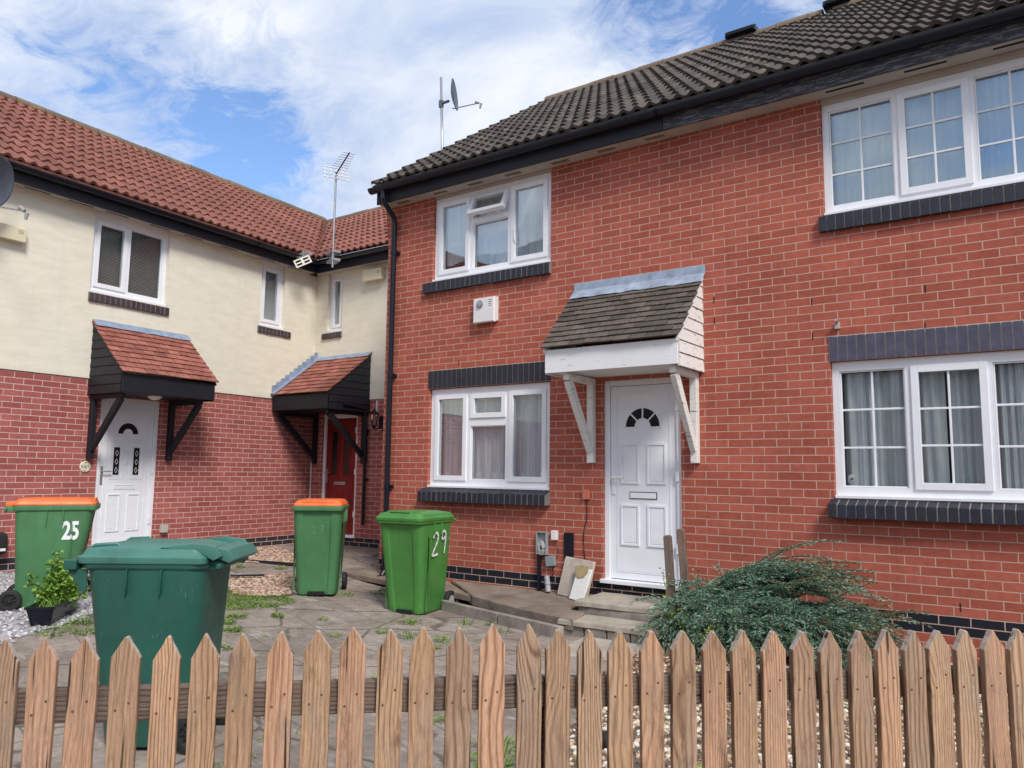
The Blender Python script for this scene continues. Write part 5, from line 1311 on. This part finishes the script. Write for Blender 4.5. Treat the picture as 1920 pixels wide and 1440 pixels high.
# ------------------------------------------------------------------ picket fence
FN = Vector((-.689,.725,0)).normalized(); FD = Vector((.725,.689,0)).normalized(); FO = FN*-5.6648
FF = Frame((FO.x, FO.y, 0), math.atan2(FD.y, FD.x))
pk = [(-2.998,.628),(-2.899,.63),(-2.795,.627),(-2.686,.629),(-2.578,.627),(-2.476,.63),(-2.375,.63),(-2.27,.633),(-2.167,.637),(-2.068,.641),(-1.96,.635),(-1.867,.64),(-1.759,.638),(-1.661,.644),(-1.549,.642),(-1.463,.629),(-1.365,.623),(-1.27,.62),(-1.17,.62),(-1.07,.616),(-.971,.613),(-.874,.613),(-.775,.61),(-.677,.608),(-.584,.607),(-.482,.605),(-.389,.607),(-.295,.603),(-.207,.602),(-.111,.604),(-.011,.599),(.083,.6)]
pk = [(-3.30,.63),(-3.20,.63),(-3.10,.63)] + pk + [(.18,.6),(.28,.6),(.38,.6)]
fence = thing('picket_fence', 'weathered pointed picket fence across the foreground', 'fence', (-1.5, 0, -.36), FF)
rnd = random.Random(21)
for i, (s, z) in enumerate(pk):
    w = .0735*rnd.uniform(.96, 1.05)/2; th = .026 if s > -1.5 else .020; zb = -.31
    sh = .064+rnd.uniform(-.006, .006); j1, j2 = rnd.uniform(-.006, .006), rnd.uniform(-.002, .002)
    b = MB(); N_ = 26
    L_ = []; Rr = []
    for k in range(N_+1):
        zz = zb+(z-sh-zb)*k/N_; L_.append((s-w+.0022*noise.noise((zz*9, i*3.3, 0)), zz)); Rr.append((s+w+.0022*noise.noise((zz*9, i*3.3, 5)), zz+j1*(k == N_)))
    tb = rnd.uniform(.003, .008); mid = lambda a, f: (a[0]+(s+j2-a[0])*f+rnd.uniform(-.0012,.0012), a[1]+(z-a[1])*f+rnd.uniform(-.0012,.0012))
    poly = L_ + [mid(L_[-1], .3), mid(L_[-1], .62), (s+j2-tb, z-tb*1.3), (s+j2+rnd.uniform(-.002,.002), z-rnd.uniform(0,.004)), (s+j2+tb, z-tb*1.4), mid(Rr[-1], .62), mid(Rr[-1], .3)] + Rr[::-1]
    b.prism(poly, 'y', -th, 0)
    o = build(b, 'picket', M['fence'], fence, bevel=.0028, seg=2)
    # own origin so that the grain differs; nails
    for (dx, dz) in ((-.018, .425+rnd.uniform(-.008,.008)), (.016, .455+rnd.uniform(-.008,.008))):
        nl = MB(); nl.lathe([(.001,-.0012),(.0035,-.0008),(.004,.001)], (s+dx, -th, dz), 'y', 8); build(nl, 'nail', M['rust'], o)
for (z0, z1) in ((.392, .482), (-.12, -.03)):
    b = MB(); b.box(-3.4, -1.50, .002, .042, z0, z1); build(b, 'rail', M['rail'], fence, bevel=.004)
    b = MB(); b.box(-1.495, .45, .002, .042, z0-.004, z1-.006); build(b, 'rail', M['rail'], fence, bevel=.004)
for s in (-1.50, .42, -3.36):
    b = MB(); b.box(s-.035, s+.035, .044, .114, -.40, .46 if s == -1.50 else .5); build(b, 'post', M['rail'], fence, bevel=.005)

# ------------------------------------------------------------------ plants
def blade(mb, p, d, l, w, bend=.3, m=0, n=3):
    p = Vector(p); side = Vector((-d.y, d.x, 0)); side = side.normalized() if side.length > 1e-4 else Vector((1,0,0)); L_ = []
    q = p.copy(); dd = d.normalized()
    pts = [q.copy()]
    for k in range(n):
        dd = (dd+Vector((0,0,-bend/n))).normalized(); q = q+dd*l/n; pts.append(q.copy())
    vs = []
    for k, q in enumerate(pts[:-1]):
        ww = w*(1-k/n*.6)/2; vs += [q-side*ww, q+side*ww]
    vs.append(pts[-1]); fs = [(2*k, 2*k+1, 2*k+3, 2*k+2) for k in range(n-1)] + [(2*(n-1), 2*(n-1)+1, len(vs)-1)]
    mb.mesh(vs, fs, m)
def leafq(mb, c, nrm, u, l, w, m=0):
    u = (u-nrm*u.dot(nrm)); u = u.normalized() if u.length > 1e-4 else Vector((1,0,0)); s = nrm.cross(u).normalized()
    c = Vector(c); mb.mesh([c, c+u*l*.35+s*w/2+nrm*w*.12, c+u*l*.75+s*w*.38, c+u*l-nrm*l*.1, c+u*l*.75-s*w*.38, c+u*l*.35-s*w/2+nrm*w*.12], [(0,1,2,3,4,5)], m)
def rdir(rnd, up=.3):
    a = rnd.uniform(0, 6.283); return Vector((math.cos(a), math.sin(a), up)).normalized()

# grass patch + weeds (nobody could count them)
rnd = random.Random(31); b = MB()
GP = [(-4.0,-1.75),(-3.3,-1.75),(-2.75,-1.55),(-2.5,-1.62),(-2.45,-2.0),(-2.6,-2.45),(-3.1,-2.6),(-4.0,-2.3)]
n = 0
while n < 5200:
    x, y = rnd.uniform(-4.1,-2.4), rnd.uniform(-2.7,-1.5)
    if not inpoly(x, y, GP) or noise.noise((x*4, y*4, 2)) < -.28: continue
    n += 1; blade(b, (x, y, zg(x, y)), rdir(rnd, rnd.uniform(.5, 2.2)), rnd.uniform(.02, .06), .006, .8, 0, 2)
n = 0
while n < 900:
    x, y = rnd.uniform(-4.1,-2.4), rnd.uniform(-2.7,-1.5)
    if not inpoly(x, y, GP): continue
    n += 1; leafq(b, (x, y, zg(x, y)+rnd.uniform(.005,.03)), rdir(rnd, 2), rdir(rnd, .2), .025, .014, 1)
tag(build(b, 'grass', [M['grass'], M['weed']]), kind='stuff')

tufts = [(-1.08,-1.45,.11,70),(-.97,-1.93,.06,40),(-.42,-.99-.06,.06,30),(-.66,-1.12,.10,50),(-.33,-1.86,.07,45),(-.22,-2.1,.06,40),(-.1,-1.22,.05,22),(-.24,-1.72,.06,40),(-2.33,-2.5,.09,90),(-2.1,-2.2,.06,70),(-1.95,-2.8,.07,110),(-2.2,-2.7,.07,90),(-.66,-1.92,.09,60),
         (-2.45,-1.0,.10,40),(-2.3,-.62,.09,60),(-2.15,-.55,.09,60),(-3.35,.25,.12,60),(-3.7,.45,.08,40),(-4.4,-.35,.08,60),(-4.9,-.6,.07,60),(-1.75,-1.95,.05,30),(-1.2,-2.3,.06,30),(1.05,-3.2,.08,60),(1.1,-3.5,.07,50),(1.6,-3.7,.12,90),(1.75,-3.9,.14,110),(1.55,-3.2,.10,60),(.4,-3.9,.06,30),(.15,-3.1,.06,30),
         (-2.75,-3.95,.16,110),(-2.95,-3.6,.14,100),(-2.6,-3.75,.10,70),(-3.15,-3.35,.12,80),(-4.15,-2.75,.10,60),(-2.9,-4.4,.06,40),(-1.0,-4.7,.08,40),(-.6,-4.0,.06,30),(.75,-4.75,.08,40),(-1.5,-3.2,.05,30)]
b = MB()
for (x, y, r, k) in tufts:
    for _ in range(k):
        a = rnd.uniform(0, 6.28); q = r*rnd.random()**.7
        px, py = x+q*math.cos(a), y+q*math.sin(a)
        if rnd.random() < .55: blade(b, (px, py, zg(px, py)), Vector((math.cos(a)*.5, math.sin(a)*.5, rnd.uniform(.5, 1.4))), rnd.uniform(.03, .02+r*.9), .006, .9, 0, 3)
        else: leafq(b, (px, py, zg(px, py)+rnd.uniform(.003, .035)), rdir(rnd, 2), Vector((math.cos(a), math.sin(a), .4)), rnd.uniform(.02, .045), rnd.uniform(.012, .022), 1)
for _ in range(520):     # moss and seedlings along the paving joints
    x = rnd.uniform(-3.4, 1.3); y = rnd.uniform(-4.9, -.7)
    if noise.noise((x*1.3, y*1.3, 4)) < .08: continue
    for _k in range(6): leafq(b, (x+rnd.uniform(-.04,.04), y+rnd.uniform(-.02,.02), zg(x, y)+rnd.uniform(.002,.014)), rdir(rnd, 3), rdir(rnd, .3), rnd.uniform(.008,.02), .009, 1)
for _ in range(500):     # weeds growing through the tan gravel and along its edge
    x = rnd.uniform(1.3, 4.4); y = rnd.uniform(-4.6, -1.2)
    if not inpoly(x, y, near_tan) or noise.noise((x*2.2, y*2.2, 8)) < .05: continue
    for _k in range(7):
        leafq(b, (x+rnd.uniform(-.03,.03), y+rnd.uniform(-.03,.03), zg(x, y)+rnd.uniform(.02,.05)), rdir(rnd, 2), rdir(rnd, .4), rnd.uniform(.015,.03), .012, 1)
tag(build(b, 'weeds', [M['grass'], M['weed']]), kind='stuff')
b = MB()
for _ in range(420):
    x = rnd.gauss(1.50, .12); y = rnd.uniform(-2.6, -.9)
    leafq(b, (x, y, zg(x, y)+rnd.uniform(.01, .06)), rdir(rnd, rnd.uniform(.3, 2)), rdir(rnd, .2), rnd.uniform(.03, .06), rnd.uniform(.018, .03), 0)
for _ in range(300):
    x = rnd.uniform(-3.2, 1.2); y = rnd.uniform(-4.5, -.9)
    leafq(b, (x, y, zg(x, y)+.006), rdir(rnd, 4), rdir(rnd, .1), rnd.uniform(.008, .022), .010, 0)
tag(build(b, 'leaf_litter', M['deadleaf']), kind='stuff')

# spreading juniper
jun = thing('juniper_bush', 'spreading blue green juniper against the brick right of the white door', 'bush', (1.9,-.55,-.36), W)
b = MB(); st = MB(); rnd = random.Random(77)
def spray(p0, d, L_, droop, dens=1.0, tipbrown=False, seed=0):
    p = Vector(p0); dd = d.normalized(); step = .03; n = int(L_/step); path = [p.copy()]
    for k in range(n):
        dd = (dd + Vector((rnd.uniform(-.06,.06), rnd.uniform(-.06,.06), -droop/n+rnd.uniform(-.04,.04)))).normalized(); p = p+dd*step
        if p.y > -.05: p.y = -.05
        path.append(p.copy()); f = k/n
        side = Vector((-dd.y, dd.x, 0)); side = side.normalized() if side.length > 1e-3 else Vector((1,0,0)); upv = side.cross(dd)
        tw = .115*(1-f*.75)
        for s in (-1, 1):
            if rnd.random() > dens: continue
            td = (side*s*rnd.uniform(.5, 1)+dd*rnd.uniform(.7, 1.3)+upv*rnd.uniform(-.35,.6)).normalized(); tl = tw*rnd.uniform(.5, 1.1); ns = max(2, int(tl/.016)); q = p.copy()
            for j in range(ns):
                q = q+td*.016; td = (td+dd*.08+Vector((0,0,-.02))).normalized()
                a = rnd.uniform(0, 6.28); nn = (Vector((math.cos(a), math.sin(a), rnd.uniform(-.2,1)))).normalized()
                mi = 1 if (tipbrown and f > .55 and rnd.random() < .7) or (f > .9 and rnd.random() < .35) else 0
                ex = td*.026; wv_ = nn.cross(td).normalized()*.0062
                b.mesh([q-wv_, q+wv_, q+ex+wv_*.3], [(0,1,2)], mi)
                e2 = (td+nn*.9).normalized()*.020; b.mesh([q-wv_*.6, q+wv_*.6, q+e2], [(0,1,2)], mi)
    st.tube(path[::3] if len(path) > 4 else path, .003, 5)
crown = [(1.55,-.45,-.15),(1.8,-.55,-.2),(2.1,-.5,-.2),(2.35,-.55,-.25),(1.7,-.8,-.25),(2.0,-.85,-.3),(1.45,-.75,-.25)]
for i in range(680):
    c = crown[rnd.randrange(len(crown))]
    az = rnd.uniform(-1.9, .75) if rnd.random() < .75 else rnd.uniform(2.2, 4.2)
    up = rnd.uniform(.05, 1.0); d = Vector((math.cos(az), math.sin(az)*.8, up))
    L_ = rnd.uniform(.30, .66)*(1.0 if math.cos(az) > 0 else .62)
    o = Vector((rnd.uniform(-.12,.12), rnd.uniform(-.12,.12), rnd.uniform(-.03,.24)))
    spray(Vector(c)+o, d, L_, rnd.uniform(.5, 1.3), .9)
for i in range(64):      # long leaders reaching right along the wall
    z0 = rnd.uniform(.02, .22); spray((1.75+rnd.uniform(-.2,.3), -.45+rnd.uniform(-.2,.1), z0), Vector((1, rnd.uniform(-.25,.05), rnd.uniform(.45,.75))), rnd.uniform(.75, 1.02), rnd.uniform(.68,.95), 1.0, i % 3 == 0)
for i in range(54): spray((2.2+rnd.uniform(-.2,.3), -.55+rnd.uniform(-.25,.15), -.10), Vector((1, rnd.uniform(-.35,.0), rnd.uniform(.25,.55))), rnd.uniform(.65, .9), rnd.uniform(.5,.9), .9, i % 2 == 0)
for i in range(44): spray((2.35+rnd.uniform(-.2,.3), -.7+rnd.uniform(-.3,.2), -.28), Vector((1, rnd.uniform(-.35,.1), rnd.uniform(.1,.3))), rnd.uniform(.55, .95), rnd.uniform(.2,.5), .9)
for i in range(60): spray((1.5+rnd.uniform(-.15,.4), -.75+rnd.uniform(-.2,.2), -.15), Vector((rnd.uniform(-.8,.6), -1, rnd.uniform(.1,.6))), rnd.uniform(.3, .5), rnd.uniform(.6,1.4), .9)
build(b, 'foliage', [M['juniper'], M['juniper_tip']], jun); build(st, 'branches', M['bark'], jun)
vine = thing('wild_plant', 'yellow green straggling plant climbing through the left side of the juniper', 'plant', (1.45,-1.0,-.36), W)
b = MB(); s2 = MB()
for (x, y, h) in ((1.33,-.82,.62),(1.5,-1.0,.4),(1.6,-1.15,.35),(1.4,-1.1,.36),(1.75,-1.2,.3),(1.9,-1.3,.25)):
    pth = [Vector((x, y, -.36))]; 
    for k in range(9): pth.append(pth[-1]+Vector((rnd.uniform(-.025,.03), rnd.uniform(-.02,.01), h/9)))
    s2.tube(pth, .003, 5)
    for p in pth[1:]:
        for _k in range(5): leafq(b, p+Vector((rnd.uniform(-.05,.05), rnd.uniform(-.05,.05), rnd.uniform(-.03,.03))), rdir(rnd, .8), rdir(rnd, .2), rnd.uniform(.018,.034), rnd.uniform(.012,.02))
build(b, 'leaves', M['ivy'], vine); build(s2, 'stems', M['ivy'], vine)

# trough planter on white gravel
pl = thing('trough_planter', 'black plastic trough planter on white gravel before the 25 bin', 'planter', (-3.27,-3.72,-.275), W, rz=R(139), local=True)
b = MB(); w0, w1, d0, d1, h = .30, .36, .07, .105, .17
o = [[(-w0,-d0,0),(w0,-d0,0),(w0,d0,0),(-w0,d0,0)], [(-w1,-d1,h),(w1,-d1,h),(w1,d1,h),(-w1,d1,h)], [(-w1-.012,-d1-.012,h),(w1+.012,-d1-.012,h),(w1+.012,d1+.012,h),(-w1-.012,d1+.012,h)], [(-w1-.012,-d1-.012,h+.018),(w1+.012,-d1-.012,h+.018),(w1+.012,d1+.012,h+.018),(-w1-.012,d1+.012,h+.018)], [(-w1+.008,-d1+.008,h+.018),(w1-.008,-d1+.008,h+.018),(w1-.008,d1-.008,h+.018),(-w1+.008,d1-.008,h+.018)], [(-w1+.02,-d1+.02,h-.03),(w1-.02,-d1+.02,h-.03),(w1-.02,d1-.02,h-.03),(-w1+.02,d1-.02,h-.03)]]
b.loft(o, cap1=False); b.face(o[-1], 1); build(b, 'trough', [M['black_plastic'], M['soil']], pl, local=True)
fl = thing('flowering_plant', 'leafy plant with pale yellow flowers growing in the black trough', 'plant', (-3.27,-3.72,-.13), W, rz=R(139), local=True)
b = MB(); s3 = MB(); pt = MB(); rnd = random.Random(5)
for k in range(30):
    x = rnd.gauss(.17, .10); y = rnd.uniform(-.08,.08); hh = rnd.uniform(.10,.30) if k > 6 else rnd.uniform(.28,.46)
    p = [Vector((x,y,0))]
    for j in range(7): p.append(p[-1]+Vector((rnd.uniform(-.03,.03), rnd.uniform(-.03,.03), hh/7)))
    s3.tube(p, .0025, 5)
    for q in p[1:]:
        for _k in range(9): leafq(b, q+Vector((rnd.uniform(-.04,.04), rnd.uniform(-.04,.04), rnd.uniform(-.02,.02))), rdir(rnd, 1), rdir(rnd, .2), rnd.uniform(.03,.055), rnd.uniform(.018,.03))
    if k < 7:
        c = p[-1]
        for a in range(9): leafq(pt, c, Vector((0,0,1)), Vector((math.cos(a*.7), math.sin(a*.7), .5)), .022, .014)
for k in range(60):
    x = rnd.uniform(-.32,.1); a = rnd.uniform(0,6.28); blade(b, (x, rnd.uniform(-.08,.08), 0), Vector((math.cos(a)*.6, math.sin(a)*.6, 1)), rnd.uniform(.08,.2), .006, .8)
for k in range(160): leafq(b, (rnd.uniform(.05,.46), rnd.uniform(-.17,.17), rnd.uniform(-.02,.09)), rdir(rnd, 1), rdir(rnd, .1), .045, .028)
build(b, 'leaves', M['weed'], fl, local=True); build(s3, 'stems', M['grass'], fl, local=True); build(pt, 'flowers', M['petal'], fl, local=True)
pp = thing('plant_pot', 'small black pot with a green seedling on white gravel behind the teal bin', 'pot', (-4.42,-2.78,-.245), W, local=True)
b = MB(); b.lathe([(.001,0),(.055,0),(.07,.14),(.078,.14),(.078,.16),(.068,.16),(.06,.13),(.001,.13)], (0,0,0), 'z', 18); build(b, 'pot', M['black_plastic'], pp, local=True, smooth=False)
b = MB()
for k in range(90): leafq(b, (rnd.gauss(0,.05), rnd.gauss(0,.05), rnd.uniform(.13,.30)), rdir(rnd, 1), rdir(rnd, .3), .045, .026)
build(b, 'leaves', M['ivy'], pp, local=True)
# litter and oddments
b = MB(); b.prism([(-.20,0),(.14,-.02),(.20,.03),(.10,.05),(-.06,.045),(-.2,.02)], 'z', 0, .018, mat=Matrix.Rotation(R(-14), 4, 'X'))
tag(build(b, 'plastic_scrap', M['black_plastic'], off=(-4.05,-1.12,-.20), rz=R(48), local=True, bevel=.004), 'black plastic scrap lying on pink gravel', 'scrap')
t = thing('black_bag', 'black bag with a white mark against the plum wall at the left edge', 'bag', (-3.06,-.10,.0), LF, local=True)
b = MB(); b.loft([rrect(.20,-.07,.05,.04,z*1.0)if 0 else [(x*s,y*s+.0,z) for x,y,_ in rrect(.22,-.06,.06,.04,0)] for z, s in ((.05,.55),(.08,.9),(.16,1.0),(.26,.95),(.30,.8),(.315,.5))]); build(b, 'bag', M['rubber'], t, smooth=True, local=True)
b = MB(); b.box(.0,.07,-.068,-.062,.10,.13); build(b, 'white_mark', M['white_mark'], t, local=True)
b = MB(); b.lathe([(.001,.05),(.03,.04),(.045,0),(.03,-.04),(.001,-.05)], (0,0,0), 'z', 16); tag(build(b, 'black_ball', M['rubber'], off=(2.07,-3.35,-.32), local=True, smooth=True), 'black ball on the tan gravel behind the fence', 'ball')

# tree across the way
tr = thing('broadleaf_tree', 'tall leafy tree across the way, seen only mirrored in the window panes', 'tree', (13,-22,-.4), W)
b = MB(); b.tube([(13,-22,-.4),(13.1,-22,2),(12.9,-22.1,4)], [.25,.2,.14], 10)
for k in range(7): a = k*.9; b.tube([(13,-22,2.4+k*.25),(13+1.4*math.cos(a),-22+1.4*math.sin(a),4+k*.3)], [.09,.03], 6)
build(b, 'trunk', M['bark'], tr)
b = MB(); rnd = random.Random(9)
for k in range(40):
    c = Vector((13+rnd.gauss(0,1.3), -22+rnd.gauss(0,1.3), 5.2+rnd.gauss(0,1.2))); r = rnd.uniform(.4,.9)
    for j in range(110): leafq(b, c+Vector((rnd.gauss(0,r*.5), rnd.gauss(0,r*.5), rnd.gauss(0,r*.4))), rdir(rnd, .7), rdir(rnd, .2), .14, .09)
build(b, 'crown', M['tree'], tr)

# ------------------------------------------------------------------ sky, sun, camera
w = bpy.data.worlds.new('World'); sc.world = w; w.use_nodes = True; nt = w.node_tree; n = nt.nodes; l = nt.links
bg = n['Background']; out = n['World Output']
SUN_EL, SUN_AZ = R(46), R(122)      # azimuth measured from +Y towards +X
sky = n.new('ShaderNodeTexSky'); sky.sky_type = 'NISHITA'; sky.sun_disc = False; sky.sun_elevation = SUN_EL; sky.sun_rotation = SUN_AZ; sky.air_density = 1.0; sky.dust_density = .6; sky.ozone_density = 2.0
tc = n.new('ShaderNodeTexCoord'); sep = n.new('ShaderNodeSeparateXYZ'); l.new(tc.outputs['Generated'], sep.inputs[0])
def mth(op, a, b=0.0, cl=False):
    m = n.new('ShaderNodeMath'); m.operation = op; m.use_clamp = cl
    for i, v in enumerate((a, b)):
        if isinstance(v, (int, float)): m.inputs[i].default_value = v
        else: l.new(v, m.inputs[i])
    return m.outputs[0]
zc = mth('ADD', mth('MAXIMUM', sep.outputs['Z'], 0.0), .22)
cx = mth('DIVIDE', sep.outputs['X'], zc); cy = mth('DIVIDE', sep.outputs['Y'], zc)
cmb = n.new('ShaderNodeCombineXYZ'); l.new(cx, cmb.inputs[0]); l.new(cy, cmb.inputs[1])
def nz(scale, det, rough, dist, loc):
    mp = n.new('ShaderNodeMapping'); l.new(cmb.outputs[0], mp.inputs['Vector']); mp.inputs['Location'].default_value = loc; mp.inputs['Scale'].default_value = (1, 1.25, 1)
    t = n.new('ShaderNodeTexNoise'); l.new(mp.outputs[0], t.inputs['Vector']); t.inputs['Scale'].default_value = scale; t.inputs['Detail'].default_value = det; t.inputs['Roughness'].default_value = rough; t.inputs['Distortion'].default_value = dist
    return t.outputs['Fac']
big = nz(1.5, 8, .60, .5, (3.1, 1.7, 0)); fine = nz(7.5, 8, .68, .9, (7, 2, 0))
dens = mth('ADD', mth('MULTIPLY', big, .66), mth('MULTIPLY', fine, .52))
# openings in the cloud (directions in the world)
HOLES = []
def dirv(px, py):
    f = 1453.12; y_, p_, r_ = .6129, .1136, .0118
    cy_, sy_, cp_, sp_, cr_, sr_ = math.cos(y_), math.sin(y_), math.cos(p_), math.sin(p_), math.cos(r_), math.sin(r_)
    fw = Vector((-sy_*cp_, cy_*cp_, sp_)); rt = Vector((cy_, sy_, 0)); up = Vector((sy_*sp_, -cy_*sp_, cp_)); r3 = rt*cr_+up*sr_; u3 = up*cr_-rt*sr_
    return (fw+r3*(px-960)/f+u3*(720-py)/f).normalized()
tot = None
for (px, py, rad, amt) in ((400,215,.12,.15), (440,340,.09,.13), (620,330,.09,.12), (200,100,.10,.14), (540,240,.08,.12), (1100,60,.12,.05), (1215,5,.07,.20), (1420,50,.08,.18), (1000,170,.20,-.12), (640,90,.25,-.14), (90,170,.16,-.08), (690,300,.07,-.10), (300,60,.16,-.06)):
    d = dirv(px, py); vm = n.new('ShaderNodeVectorMath'); vm.operation = 'DISTANCE'; nr = n.new('ShaderNodeVectorMath'); nr.operation = 'NORMALIZE'
    l.new(tc.outputs['Generated'], nr.inputs[0]); l.new(nr.outputs[0], vm.inputs[0]); vm.inputs[1].default_value = d
    q = mth('DIVIDE', vm.outputs['Value'], rad); e = mth('MULTIPLY', mth('POWER', 2.718, mth('MULTIPLY', mth('MULTIPLY', q, q), -1.0)), amt)
    tot = e if tot is None else mth('ADD', tot, e)
dens = mth('SUBTRACT', dens, tot)
rp = n.new('ShaderNodeValToRGB'); l.new(dens, rp.inputs['Fac']); e = rp.color_ramp.elements; e[0].position = .42; e[0].color = (0,0,0,1); e[1].position = .64; e[1].color = (1,1,1,1)
e_ = rp.color_ramp.elements.new(.52); e_.color = (.6,.6,.6,1)
cc = n.new('ShaderNodeValToRGB'); l.new(nz(3.0, 8, .62, .5, (5, 9, 0)), cc.inputs['Fac']); e = cc.color_ramp.elements; e[0].position = .32; e[0].color = (3.5,4.3,5.9,1); e[1].position = .66; e[1].color = (6.2,6.5,7.0,1)
mx = n.new('ShaderNodeMix'); mx.data_type = 'RGBA'; l.new(rp.outputs['Color'], mx.inputs[0]); 
sk = n.new('ShaderNodeMix'); sk.data_type = 'RGBA'; sk.blend_type = 'MULTIPLY'; sk.inputs[0].default_value = 1; l.new(sky.outputs[0], sk.inputs[6]); sk.inputs[7].default_value = (1.2,1.32,1.5,1)
l.new(sk.outputs[2], mx.inputs[6]); l.new(cc.outputs['Color'], mx.inputs[7])
l.new(mx.outputs[2], bg.inputs['Color']); bg.inputs['Strength'].default_value = .10

sd = bpy.data.lights.new('sun', 'SUN'); sd.energy = 2.4; sd.angle = R(16); sd.color = (1, .95, .88)
so = bpy.data.objects.new('sun', sd); COL.objects.link(so)
dv = Vector((math.sin(SUN_AZ)*math.cos(SUN_EL), math.cos(SUN_AZ)*math.cos(SUN_EL), math.sin(SUN_EL)))
so.rotation_euler = dv.to_track_quat('Z', 'Y').to_euler(); so.location = dv*30

cd = bpy.data.cameras.new('camera'); co = bpy.data.objects.new('camera', cd); COL.objects.link(co)
cd.sensor_width = 36; cd.sensor_fit = 'HORIZONTAL'; cd.lens = 1453.12/1920*36; cd.clip_end = 1500; cd.clip_start = .05
co.location = (4.1162, -7.1773, 1.0915)
y_, p_, r_ = .6129, .1136, .0118
fw = Vector((-math.sin(y_)*math.cos(p_), math.cos(y_)*math.cos(p_), math.sin(p_))); rt = Vector((math.cos(y_), math.sin(y_), 0)); up = rt.cross(fw)
r3 = rt*math.cos(r_)+up*math.sin(r_); u3 = up*math.cos(r_)-rt*math.sin(r_)
co.matrix_world = Matrix.Translation(co.location) @ Matrix((r3, u3, -fw)).transposed().to_4x4()
sc.camera = co
sc.view_settings.view_transform = 'Standard'; sc.view_settings.look = 'None'; sc.view_settings.gamma = 1; sc.view_settings.use_curve_mapping = False
sc.view_settings.exposure = .58
sc.cycles.max_bounces = 8; sc.cycles.transparent_max_bounces = 12
